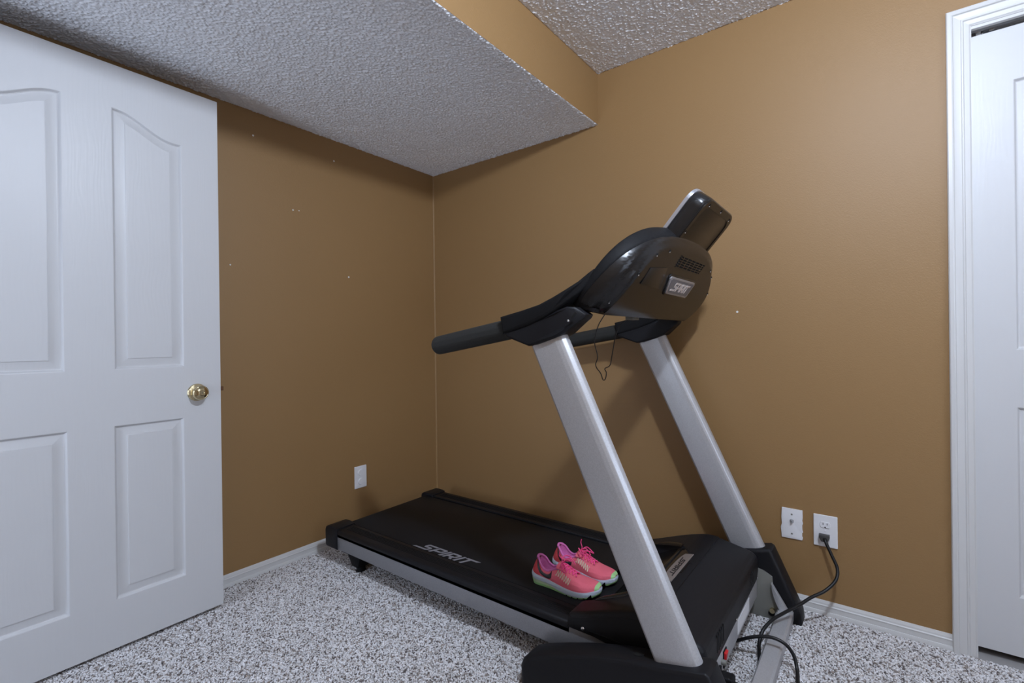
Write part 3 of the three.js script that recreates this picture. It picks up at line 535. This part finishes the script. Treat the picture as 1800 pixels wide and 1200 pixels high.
    const g = new THREE.BufferGeometry(); g.setAttribute('position', new THREE.Float32BufferAttribute(pos, 3));
    const bs = obj('console_back', merge(crease(mergeVertices(g, 1e-5), 0.8), crease(pl, 0.8)), M.console, T, 'satin black curved back of the console');
    // surface frame for things on the back
    const depthAt = (a, o) => { const wAt = (d) => (HWc - d) * Math.pow(Math.max(0, 1 - Math.pow(clamp((a - 0.06) / (A1 - 0.4 * d - 0.06), 0, 1), EXP)), 1 / EXP); if (Math.abs(o) <= wAt(rr)) return Dp(a); let lo = 0, hi = rr; for (let k = 0; k < 30; k++) { const m = (lo + hi) / 2; if (Math.abs(o) > wAt(m)) hi = m; else lo = m; } return lerp(DS, Dp(a), interp(PR, lo)); };
    const at = (a, o, lift = 0) => { const e = 0.003, p = V(...CP(a, depthAt(a, o), o)), t = V(...CP(a + e, Dp(a + e), o)).sub(V(...CP(a, Dp(a), o))).normalize(), n = new THREE.Vector3().crossVectors(t, V(0, 0, 1)).normalize(); if (n.x < 0) n.negate(); return { p: p.addScaledVector(n, lift), t, n }; };
    const onBack = (g, a, o, lift, rot = 0) => { const f = at(a, o, lift); g = g.clone(); g.rotateZ(rot); const right = new THREE.Vector3().crossVectors(f.t, f.n); g.applyMatrix4(new THREE.Matrix4().makeBasis(right, f.t, f.n).setPosition(f.p)); return g; };   // x right as seen from behind
    const bp = [[-0.123, 0.022], [-0.117, 0.028], [0.117, 0.028], [0.124, 0.022], [0.107, -0.024], [0.099, -0.029], [-0.098, -0.027], [-0.104, -0.022]];
    const bg = crease(new THREE.ExtrudeGeometry(shapeOf(bp), { depth: 0.003, bevelEnabled: true, bevelSize: 0.002, bevelThickness: 0.0015, bevelSegments: 2 }), 0.5);
    const frame = crease(new THREE.ExtrudeGeometry(shapeOf(bp.map(([x, y]) => [x * 1.08 + 0.008, y * 1.16])), { depth: 0.002, bevelEnabled: true, bevelSize: 0.004, bevelThickness: 0.003, bevelSegments: 3 }), 0.5);
    const bdf = obj('badge_recess', onBack(frame, 0.178, 0, -0.002), M.console, bs);
    const bd = obj('console_badge', onBack(bg, 0.178, 0, 0.003), M.badge, bs, 'silver brand badge on the console back');
    const face = crease(new THREE.ExtrudeGeometry(shapeOf(bp.map(([x, y]) => [x * 0.93, y * 0.86])), { depth: 0.0012, bevelEnabled: false }), 0.5);
    obj('badge_face', onBack(face, 0.178, 0, 0.0072), M.badgeFace, bd);
    const tx = spiritGeo(0.0010); tx.translate(-3.25, -0.5, 0); tx.scale(0.178 / 7.7, 0.030, 1);
    obj('badge_lettering', onBack(tx, 0.178, -0.002, 0.0083), M.badgeText, bd);
    // vent: five rows of slots above the badge
    const vb = exZ([[-0.118, -0.019], [0.128, -0.019], [0.158, 0.019], [-0.102, 0.019]], 0, 0.001);
    obj('vent_backing', onBack(vb, 0.2545, -0.008, 0.0004), M.hole, bs);
    for (let k = 0; k < 6; k++) { const y = -0.0195 + k * 0.0078; obj('vent_slat', onBack(rbox(-0.121 + k * 0.0035, 0.129 + k * 0.0058, y - 0.0013, y + 0.0013, 0, 0.0025, 0.0006, 1), 0.2545, -0.008, 0.0008), M.console, bs); }
    for (let k = 0; k < 6; k++) { const x = -0.095 + k * 0.041; obj('vent_bar', onBack(exZ([[x - 0.003, -0.019], [x + 0.003, -0.019], [x + 0.021, 0.019], [x + 0.015, 0.019]], 0, 0.002), 0.2545, -0.008, 0.0008), M.console, bs); }
    // screw holes round the edge
    for (const [a, o] of [[0.081, 0.392], [0.187, 0.352], [0.250, 0.285], [0.272, 0.205], [0.262, -0.262], [0.24, -0.31], [0.18, -0.355]]) {
      const h = new THREE.CylinderGeometry(0.0052, 0.0052, 0.002, 14); h.rotateX(Math.PI / 2); obj('screw_hole', onBack(plain(h), a, o, 0), M.hole, bs);
      const k = new THREE.SphereGeometry(0.0022, 8, 6); k.translate(-0.001, -0.0035, 0.001); obj('screw', onBack(plain(k), a, o, 0), M.chrome, bs);
    }
    // raised centre field lines
    const fld = exZ([[-0.09, -0.032], [0.075, -0.036], [0.05, 0.036], [-0.072, 0.022]], 0, 0.0016, 0.0008);
    obj('console_pad', onBack(fld, 0.192, 0.225, 0.0002), M.console, bs);
    // underside fittings
    obj('console_underside', exZ([[1.565, 1.176], [1.64, 1.1495], [1.648, 1.158], [1.58, 1.19]], ZC - HWc + 0.02, ZC + HWc - 0.02, 0.003), M.black, T);
    obj('key_socket', rbox(1.585, 1.615, 1.138, 1.160, 0.545, 0.60, 0.004), M.greyMetal, T, 'grey safety key socket');
    obj('safety_cord', tube([[1.52, 1.165, 0.62], [1.49, 1.12, 0.62], [1.476, 1.064, 0.622], [1.485, 1.006, 0.618], [1.478, 0.981, 0.62], [1.482, 0.968, 0.62], [1.497, 0.950, 0.62], [1.508, 0.925, 0.62], [1.514, 0.927, 0.62], [1.520, 0.952, 0.62], [1.515, 0.966, 0.622], [1.533, 0.977, 0.62], [1.541, 1.01, 0.618], [1.549, 1.045, 0.62], [1.557, 1.083, 0.62], [1.568, 1.12, 0.605], [1.59, 1.142, 0.59]], 0.0017, 160, 6), M.cord, T, 'thin black safety cord loop');
    // display board
    const d0 = V(1.728, 1.3705, ZC), up = V(0.655, 0.756, 0).normalize(), nb2 = V(up.y, -up.x, 0);   // nb2 points to the back
    const bsx = 0.166, hgt = 0.205;
    const bShape = new THREE.Shape(); bShape.moveTo(-bsx, 0.0); bShape.lineTo(bsx, 0.0); bShape.lineTo(bsx, hgt - 0.045); bShape.quadraticCurveTo(bsx - 0.002, hgt - 0.004, bsx - 0.045, hgt); bShape.lineTo(-bsx + 0.045, hgt); bShape.quadraticCurveTo(-bsx + 0.002, hgt - 0.004, -bsx, hgt - 0.045); bShape.lineTo(-bsx, 0.0);
    const bM = new THREE.Matrix4().makeBasis(V(0, 0, -1), up, nb2);
    const brd = crease(new THREE.ExtrudeGeometry(bShape, { depth: 0.034, bevelEnabled: true, bevelSize: 0.010, bevelThickness: 0.008, bevelOffset: -0.010, bevelSegments: 4, curveSegments: 14 }), 0.7);
    const m1 = bM.clone().setPosition(d0.clone().addScaledVector(nb2, 0.008)); brd.applyMatrix4(m1);
    const dsp = obj('display_board', brd, M.console, T, 'satin black display board');
    const tr = crease(new THREE.ExtrudeGeometry(bShape, { depth: 0.008, bevelEnabled: true, bevelSize: 0.002, bevelThickness: 0.002, bevelOffset: 0, bevelSegments: 2, curveSegments: 14 }), 0.7);
    tr.applyMatrix4(bM.clone().setPosition(d0.clone().addScaledVector(nb2, -0.008))); obj('display_trim', tr, M.badge, dsp, 'silver edge trim');
    const lip = crease(new THREE.ExtrudeGeometry((() => { const q = bShape.clone(); const hpts = bShape.getPoints(14).map((v) => V2(v.x * 0.89, v.y * 0.885 + 0.002)); q.holes.push(new THREE.Path(hpts.reverse())); return q; })(), { depth: 0.002, bevelEnabled: false, curveSegments: 14 }), 0.5);
    lip.scale(0.94, 0.975, 1); lip.applyMatrix4(bM.clone().setPosition(d0.clone().addScaledVector(nb2, 0.0495))); obj('display_rim', lip, M.console, dsp);
    for (const [x, y] of [[-0.146, 0.085], [-0.118, 0.185], [0.0, 0.191], [0.118, 0.185]]) { const h = new THREE.CylinderGeometry(0.0055, 0.0055, 0.003, 14); h.rotateX(Math.PI / 2); h.translate(x, y, 0); h.applyMatrix4(bM.clone().setPosition(d0.clone().addScaledVector(nb2, 0.0505))); obj('screw_hole', plain(h), M.hole, dsp); const k = new THREE.SphereGeometry(0.0024, 8, 6); k.translate(x, y - 0.004, 0.001); k.applyMatrix4(bM.clone().setPosition(d0.clone().addScaledVector(nb2, 0.0508))); obj('screw', plain(k), M.chrome, dsp); }
  }
}

// ---------------------------------------------------------------- power cord
{
  const c = thing('power_cord', 'black power cord from the wall outlet to the treadmill front', 'cord', [1.99, 0, 0.3]);
  obj('cable', tube([[2.127, 0.306, 0.03], [2.131, 0.296, 0.04], [2.15, 0.257, 0.053], [2.168, 0.217, 0.07], [2.165, 0.186, 0.09], [2.136, 0.151, 0.12], [2.092, 0.127, 0.16], [2.06, 0.108, 0.2], [2.022, 0.092, 0.25], [1.99, 0.078, 0.3], [1.967, 0.055, 0.346], [1.961, 0.028, 0.375], [1.968, 0.010, 0.42], [1.976, 0.008, 0.47], [1.977, 0.008, 0.6], [1.978, 0.007, 0.72], [1.99, 0.007, 0.785], [2.03, 0.007, 0.80], [2.07, 0.008, 0.76], [2.095, 0.010, 0.68], [2.10, 0.011, 0.58], [2.089, 0.013, 0.499], [2.082, 0.030, 0.458], [2.071, 0.058, 0.440], [2.05, 0.083, 0.438], [2.018, 0.092, 0.438], [1.982, 0.088, 0.443], [1.946, 0.075, 0.45], [1.91, 0.052, 0.449], [1.86, 0.03, 0.46], [1.82, 0.012, 0.5], [1.82, 0.012, 0.6], [1.87, 0.012, 0.66], [1.925, 0.014, 0.672], [1.958, 0.035, 0.675], [1.975, 0.065, 0.70], [1.975, 0.092, 0.735], [1.962, 0.106, 0.754]], 0.0056, 460, 10), M.cord, c);
  obj('plug', merge(exZ([[2.108, 0.318], [2.142, 0.318], [2.142, 0.306], [2.135, 0.292], [2.115, 0.292], [2.108, 0.306]], 0.011, 0.032, 0.003, 2)), M.plug, c, 'dark grey wall plug');
  obj('plug', rbox(1.928, 1.965, 0.092, 0.122, 0.736, 0.772, 0.006), M.blackMatte, c, 'black appliance plug at the treadmill');
}

// ---------------------------------------------------------------- wall plates
{
  const a = thing('wall_outlet', 'white outlet plate with two round safety caps on the wall beside the door', 'outlet', [0, 0.267, 0.583]);
  obj('plate', rbox(0, 0.006, 0.2665, 0.388, 0.5445, 0.6215, 0.003), M.plate, a);
  for (const y of [0.303, 0.352]) { const g = new THREE.CylinderGeometry(0.0165, 0.0178, 0.005, 32); g.rotateZ(-Math.PI / 2); g.translate(0.0082, y, 0.583); obj('safety_cap', plain(g), M.plate, a, 'round white safety cap'); }
  const b = thing('coax_plate', 'white rough-edged cable jack plate beside the plugged outlet', 'wall plate', [2.0145, 0.27, 0]);
  const edge = [[1.981, 0.3895], [1.979, 0.35], [1.9805, 0.325], [1.9765, 0.31], [1.9775, 0.30], [1.979, 0.285], [1.9795, 0.2705], [2.02, 0.271], [2.0505, 0.2715], [2.053, 0.281], [2.0505, 0.287], [2.0505, 0.30], [2.054, 0.304], [2.0515, 0.312], [2.051, 0.33], [2.054, 0.338], [2.0515, 0.348], [2.053, 0.36], [2.0525, 0.389]];
  obj('plate', exZ(edge, 0, 0.006, 0.0012), M.plate, b);
  const jack = new THREE.CylinderGeometry(0.0047, 0.0052, 0.012, 18); jack.rotateX(Math.PI / 2); jack.translate(2.0155, 0.342, 0.0115); obj('coax_jack', merge(jack, (() => { const g = new THREE.CylinderGeometry(0.0078, 0.0078, 0.003, 6); g.rotateX(Math.PI / 2); g.translate(2.0155, 0.342, 0.007); return g; })()), M.steel, b, 'metal cable jack');
  for (const y of [0.367, 0.291]) { const g = new THREE.SphereGeometry(0.0036, 12, 8); g.scale(1, 1, 0.4); g.translate(2.0155, y, 0.0062); obj('screw', plain(g), M.greyMetal, b); }
  const c = thing('wall_outlet', 'white duplex outlet plate with the black plug in it', 'outlet', [2.127, 0.265, 0]);
  obj('plate', rbox(2.0885, 2.1665, 0.2655, 0.3865, 0, 0.0065, 0.003), M.plate, c);
  for (const y of [0.350, 0.304]) {
    const sh = new THREE.Shape(); sh.absarc(0, 0, 0.0172, -0.72, 0.72, false); sh.absarc(0, 0, 0.0172, Math.PI - 0.72, Math.PI + 0.72, false);
    const g = rawExtrude(sh, 0.004, 0.0008, 1, 20); g.translate(2.127, y, 0.005); const f = obj('receptacle', g, M.plate, c);
    for (const [dx, h] of [[-0.0065, 0.0042], [0.0065, 0.0036]]) obj('slot', box(2.127 + dx - 0.0011, 2.127 + dx + 0.0011, y + 0.003 - h + 0.001, y + 0.003 + h + 0.001, 0.0088, 0.0092), M.hole, f);
    const q = new THREE.CylinderGeometry(0.0026, 0.0026, 0.0004, 14); q.rotateX(Math.PI / 2); q.translate(2.127, y - 0.0085, 0.009); obj('slot', plain(q), M.hole, f);
  }
  const g = new THREE.SphereGeometry(0.003, 12, 8); g.scale(1, 1, 0.4); g.translate(2.127, 0.327, 0.0065); obj('screw', plain(g), M.plate, c);
}

// ---------------------------------------------------------------- running shoes
function runningShoe(label, heel, angle, side) {       // side +1: right shoe (outside towards +z), -1: left shoe
  const S = thing('running_shoe', label, 'shoe', heel, 'pink running shoes on the belt'); S.rotation.y = angle; S.org = [0, 0, 0];
  const L = 0.268;
  const lean = (s, y) => 0.020 * Math.pow(clamp(1 - s / 0.34, 0, 1), 1.2) * clamp((y - yt(s)) / 0.05, 0, 1.2);
  const endW = (s) => (s < 0.14 ? Math.sqrt(Math.max(0, 1 - Math.pow(1 - s / 0.14, 2.2))) : 1) * (s > 0.74 ? Math.pow(Math.max(0, 1 - Math.pow((s - 0.74) / 0.26, 2.3)), 1 / 2.1) : 1);
  const wl = (s) => smoothTab([[0, 0.034], [0.12, 0.036], [0.3, 0.036], [0.5, 0.043], [0.7, 0.050], [0.85, 0.048], [1, 0.044]], s) * endW(s);
  const wm = (s) => smoothTab([[0, 0.034], [0.12, 0.035], [0.35, 0.031], [0.5, 0.036], [0.7, 0.045], [0.85, 0.044], [1, 0.042]], s) * endW(s);
  const cz = (s) => -0.006 * sstep(0.5, 1, s);
  const yb = (s) => 0.0005 + 0.016 * Math.pow(clamp((s - 0.72) / 0.28, 0, 1), 1.8) + 0.005 * Math.pow(clamp((0.1 - s) / 0.1, 0, 1), 2);
  const yt = (s) => smoothTab([[0, 0.043], [0.1, 0.039], [0.3, 0.032], [0.5, 0.026], [0.7, 0.0235], [0.85, 0.026], [1, 0.036]], s);
  // sole layers as stacked outlines
  const sl = []; const NS = 56; for (let k = 0; k <= NS; k++) sl.push(0.5 - 0.5 * Math.cos(Math.PI * k / NS));
  const outline = [...sl.map((s) => [s, 1]), ...sl.slice(1, -1).reverse().map((s) => [s, -1])];
  const pt = (s, sd, y, off) => { const w = sd > 0 ? wl(s) : -wm(s); const ex = s < 0.05 ? -off : s > 0.95 ? off : 0; return [s * L + ex * 0.8, y, (cz(s) + w + Math.sign(w) * off * Math.min(1, Math.abs(w) / 0.02)) * side]; };
  function layer(lo, hi, bulge) {
    const rows = 6, n = outline.length, pos = [];
    const ring = []; for (let r = 0; r <= rows; r++) { const t = r / rows; ring.push(outline.map(([s, sd]) => pt(s, sd, lerp(lo(s), hi(s), t), bulge(t, s)))); }
    for (let r = 0; r < rows; r++) for (let i = 0; i < n; i++) { const a = ring[r][i], b = ring[r][(i + 1) % n], c = ring[r + 1][i], d = ring[r + 1][(i + 1) % n]; for (const v of [a, b, d, a, d, c]) pos.push(...v); }
    for (const rg of [ring[0], ring[rows]]) for (let i = 1; i < NS; i++) { const a = rg[i], b = rg[i + 1] || rg[i], c = rg[n - i] , d = rg[(n - i - 1) % n]; for (const v of [a, b, c, b, d, c]) pos.push(...v); }
    const g = new THREE.BufferGeometry(); g.setAttribute('position', new THREE.Float32BufferAttribute(pos, 3)); return crease(mergeVertices(g, 1e-5), 0.8);
  }
  const frac = (s) => smoothTab([[0, 0.52], [0.2, 0.52], [0.38, 0.45], [0.5, 0.25], [0.62, 0.2], [0.85, 0.28], [1, 0.36]], s);
  const ym = (s) => lerp(yb(s), yt(s), frac(s));
  obj('outsole', layer(yb, (s) => lerp(yb(s), yt(s), Math.min(frac(s), 0.22)), (t) => -0.002 + 0.0018 * t), M.lime, S, 'bright green outsole');
  obj('air_cushion', layer((s) => lerp(yb(s), yt(s), Math.min(frac(s), 0.215)), ym, (t) => -0.0012 + 0.0016 * Math.sin(t * Math.PI)), M.limePale, S, 'pale green translucent heel cushion');
  obj('midsole', layer(ym, yt, (t) => 0.0006 + 0.002 * Math.sin(t * Math.PI) - 0.001 * t), M.sole, S, 'pale blue foam midsole');
  for (const s of [0.60, 0.68, 0.76, 0.84]) { const p = pt(s, 1, yb(s), 0); obj('tread_notch', rbox(p[0] - 0.002, p[0] + 0.002, p[1] - 0.0002, p[1] + 0.004, Math.min(p[2] - side * 0.004, p[2] + side * 0.0006), Math.max(p[2] - side * 0.004, p[2] + side * 0.0006), 0.0003, 1), M.hole, S); }
  // upper
  const OPEN0 = 0.055, OPEN1 = 0.43;
  const H = (s) => smoothTab([[0, 0.034], [0.03, 0.045], [0.06, 0.049], [0.43, 0.052], [0.5, 0.050], [0.58, 0.043], [0.66, 0.036], [0.75, 0.030], [0.85, 0.0255], [0.93, 0.019], [1, 0.004]], s);
  const C = (s) => smoothTab([[0, 0.046], [0.06, 0.049], [0.12, 0.042], [0.19, 0.028], [0.27, 0.0245], [0.34, 0.033], [0.40, 0.043], [0.46, 0.047]], s);
  const cw = (s, w) => w * smoothTab([[0, 0.5], [0.06, 0.62], [0.2, 0.82], [0.34, 0.72], [0.45, 0.6]], s);
  const sect = (s, lat) => lat > 0 ? Math.max(0.0008, wl(s) - 0.0015) : Math.max(0.0008, wm(s) - 0.0015);
  const surf = (s, t, lat, lift = 0) => { const q = surf0(s, t, lat, lift); q[0] += lean(s, q[1]); return q; };
  const surf0 = (s, t, lat, lift = 0) => {                // outer wall, t from the sole (0) to the top (1)
    const w = sect(s, lat) + lift, b = yt(s) - 0.002;
    if (s < OPEN1 && s > OPEN0) { const c = cw(s, w), h = C(s); return [s * L, b + h * t + lift * t, (cz(s) + lat * lerp(w, c, Math.pow(t, 1.7)) + lat * 0.0025 * Math.sin(t * Math.PI)) * side]; }
    const a = t * Math.PI / 2; return [s * L, b + (H(s) + lift) * Math.pow(Math.sin(a), 0.85), (cz(s) + lat * w * Math.pow(Math.cos(a), 0.72)) * side];
  };
  const nT = 12, nI = 10, sList = []; { const N = 84; for (let k = 0; k <= N; k++) sList.push(lerp(0.006, 0.994, k / N)); }
  const rowPts = (s) => {
    const p = []; for (let j = 0; j <= nT; j++) p.push(surf(s, j / nT, 1));
    const open = s > OPEN0 && s < OPEN1;
    for (let j = 1; j < nI; j++) {
      const u = j / nI * 2 - 1;                          // -1 outer edge ... 1 inner edge
      if (!open) { p.push(surf(s, 1, 1)); continue; }
      const lat = u < 0 ? 1 : -1, e = Math.abs(u), c = cw(s, sect(s, lat)), b = yt(s) - 0.002, h = C(s);
      const k = 1 - e; let zz, yy;
      if (k < 0.25) { const q = k / 0.25; zz = c - 0.0065 * q; yy = h + 0.003 * Math.sin(q * Math.PI) - 0.001 * q; } else { const q = (k - 0.25) / 0.75; zz = (c - 0.0065) * (1 - Math.pow(q, 1.8)); yy = lerp(h - 0.001, 0.006, Math.pow(q, 0.6)); }
      p.push([s * L + lean(s, b + yy), b + yy, (cz(s) + lat * zz) * side]);
    }
    for (let j = nT; j >= 0; j--) p.push(surf(s, j / nT, -1));
    return p;
  };
  const rowsP = sList.map(rowPts), bins = { upper: [], heel: [], lin: [] };
  for (let i = 0; i + 1 < sList.length; i++) for (let j = 0; j + 1 < rowsP[i].length; j++) {
    const a = rowsP[i][j], b = rowsP[i][j + 1], c = rowsP[i + 1][j], d = rowsP[i + 1][j + 1], s = sList[i];
    const mid = j >= nT && j < nT + nI, op = s > OPEN0 - 0.012 && s < OPEN1;
    const tgt = mid && op ? bins.lin : s < 0.16 ? bins.heel : bins.upper;
    for (const v of [a, c, b, b, c, d]) tgt.push(...v);
  }
  const gg = (a) => { const g = new THREE.BufferGeometry(); g.setAttribute('position', new THREE.Float32BufferAttribute(a, 3)); const q = crease(mergeVertices(g, 1e-6), 0.9); const p = q.attributes.position, u = new Float32Array(p.count * 2); for (let i = 0; i < p.count; i++) { u[2 * i] = p.getX(i) * 12; u[2 * i + 1] = (p.getY(i) + p.getZ(i)) * 12; } q.setAttribute('uv', new THREE.BufferAttribute(u, 2)); return q; };
  obj('upper', gg(bins.upper), M.shoe, S, 'coral pink knit upper'); obj('heel_counter', gg(bins.heel), M.shoeHeel, S, 'darker red heel'); obj('lining', gg(bins.lin), M.lining, S, 'mauve pink lining');
  // collar rim piping
  both2((lat) => { const p = []; for (let k = 0; k <= 20; k++) { const s = lerp(OPEN0 + 0.002, OPEN1 - 0.004, k / 20); const q = surf(s, 1, lat); p.push([q[0], q[1] + 0.0012, q[2] - lat * side * 0.003]); } obj('collar_rim', tube(p, 0.0042, 40, 8), M.lining, S); });
  function both2(f) { f(1); f(-1); }
  { const a = surf(OPEN0 + 0.002, 1, 1), b = surf(OPEN0 + 0.002, 1, -1); obj('collar_rim', tube([a, [a[0] - 0.006, a[1] + 0.004, lerp(a[2], b[2], 0.3)], [a[0] - 0.007, a[1] + 0.005, lerp(a[2], b[2], 0.5)], [a[0] - 0.006, a[1] + 0.004, lerp(a[2], b[2], 0.7)], b].map((q) => [q[0], q[1] + 0.0008, q[2]]), 0.0048, 20, 8), M.lining, S); }
  // tongue
  obj('tongue', plain(gridMesh(18, 10, (u, v) => { const s = lerp(0.66, 0.405, u), w = lerp(0.016, 0.027, u), o = (v * 2 - 1), y = u < 0.72 ? yt(s) + H(s) + 0.002 : yt(0.437) + H(0.437) + 0.002 + (u - 0.72) * 0.016; return [s * L, y - w * 0.42 * o * o, (cz(s) + o * w) * side]; })), M.lining, S, 'mauve pink tongue');
  obj('tongue_face', plain(gridMesh(18, 10, (u, v) => { const s = lerp(0.66, 0.40, u), w = lerp(0.0165, 0.0275, u), o = (v * 2 - 1), y = u < 0.72 ? yt(s) + H(s) + 0.0042 : yt(0.437) + H(0.437) + 0.0042 + (u - 0.72) * 0.016; return [s * L + 0.002, y - w * 0.42 * o * o, (cz(s) + o * w) * side]; })), M.shoe, S);
  // swooshes
  both2((lat) => {
    const lower = [[0.055, 0.90], [0.12, 0.60], [0.20, 0.34], [0.26, 0.22], [0.31, 0.20], [0.345, 0.30], [0.355, 0.55], [0.348, 0.95]];
    const upper = [[0.06, 0.98], [0.13, 0.84], [0.20, 0.74], [0.255, 0.68], [0.290, 0.67], [0.314, 0.71], [0.331, 0.80], [0.343, 0.95]];
    const cv = (t) => new THREE.CatmullRomCurve3(t.map(([a, b]) => V(a, b, 0)), false, 'centripetal');
    const lo = cv(lower), up = cv(upper);
    obj('swoosh', plain(gridMesh(40, 6, (u, v) => { const a = lo.getPoint(u), b = up.getPoint(u); return surf(lerp(a.x, b.x, v), lerp(a.y, b.y, v), lat, 0.0016); })), M.swoosh, S, 'black curved check mark');
    const zz = []; for (let k = 0; k <= 14; k++) { const s = lerp(0.415, 0.635, k / 14); zz.push(surf(s, k % 2 ? lerp(0.34, 0.20, k / 14) : lerp(0.66, 0.60, k / 14), lat, 0.0018)); }
    obj('lace_cable', plain(new THREE.TubeGeometry(new THREE.CatmullRomCurve3(zz.map((q) => V(...q)), false, 'catmullrom', 0.15), 120, 0.0011, 6)), M.cable, S, 'cream zigzag cable');
  });
  // green toe bumper
  obj('toe_bumper', plain(gridMesh(12, 24, (u, v) => { const lat = v < 0.5 ? 1 : -1, e = Math.abs(v * 2 - 1), s = lerp(0.993, 0.95, u * (1 - 0.1 * e)); const t = clamp((1 - e) * 1.0, 0, 1); return surf(s, lerp(0.0, 0.8, t), lat, 0.0016); })), M.lime, S, 'green toe bumper');
  // laces
  const ctr = (s, z, l) => [s * L, yt(s) + H(s) + 0.0055 + l - Math.abs(z) * Math.abs(z) * 12, (cz(s) + z) * side];
  for (let k = 0; k < 5; k++) { const s0 = 0.455 + k * 0.045, w0 = 0.021 - 0.0015 * k; for (const d of [1, -1]) obj('lace', tube([ctr(s0, d * w0, -0.002), ctr(s0 + 0.012, d * w0 * 0.5, 0.001), ctr(s0 + 0.024, 0, 0.002 + d * 0.001), ctr(s0 + 0.036, -d * w0 * 0.5, 0.001), ctr(s0 + 0.048, -d * w0, -0.002)], 0.0027, 22, 7), M.lace, S); }
  const kx = 0.45, K = ctr(kx, 0, 0.004), at3 = (dx, dy, dz) => [K[0] + dx, K[1] + dy, K[2] + dz * side];
  obj('lace_bow', tube([K, at3(0.008, 0.010, 0.012), at3(0.012, 0.006, 0.030), at3(0.026, -0.010, 0.040), at3(0.034, -0.013, 0.036), at3(0.022, -0.002, 0.018), K], 0.0023, 50, 7), M.lace, S);
  obj('lace_bow', tube([K, at3(-0.004, 0.012, -0.010), at3(0.004, 0.018, -0.024), at3(0.018, 0.010, -0.034), at3(0.024, 0.002, -0.026), at3(0.010, 0.006, -0.010), K], 0.0023, 50, 7), M.lace, S);
  obj('lace_end', tube([K, at3(0.002, 0.014, 0.004), at3(-0.006, 0.028, 0.010), at3(-0.004, 0.040, 0.012)], 0.0019, 24, 6), M.lace, S);
  obj('lace_end', tube([K, at3(0.012, 0.012, -0.006), at3(0.026, 0.018, -0.010), at3(0.040, 0.010, -0.012), at3(0.046, 0.0, -0.012)], 0.0019, 24, 6), M.lace, S);
  return S;
}
runningShoe('pink running shoe with the black check mark facing the open belt edge', [1.258, 0.1787, 0.712], 0.05, 1);
runningShoe('pink running shoe half hidden beyond its mate, towards the wall', [1.267, 0.1787, 0.585], 0.02, -1);
renderer.render(scene, camera);
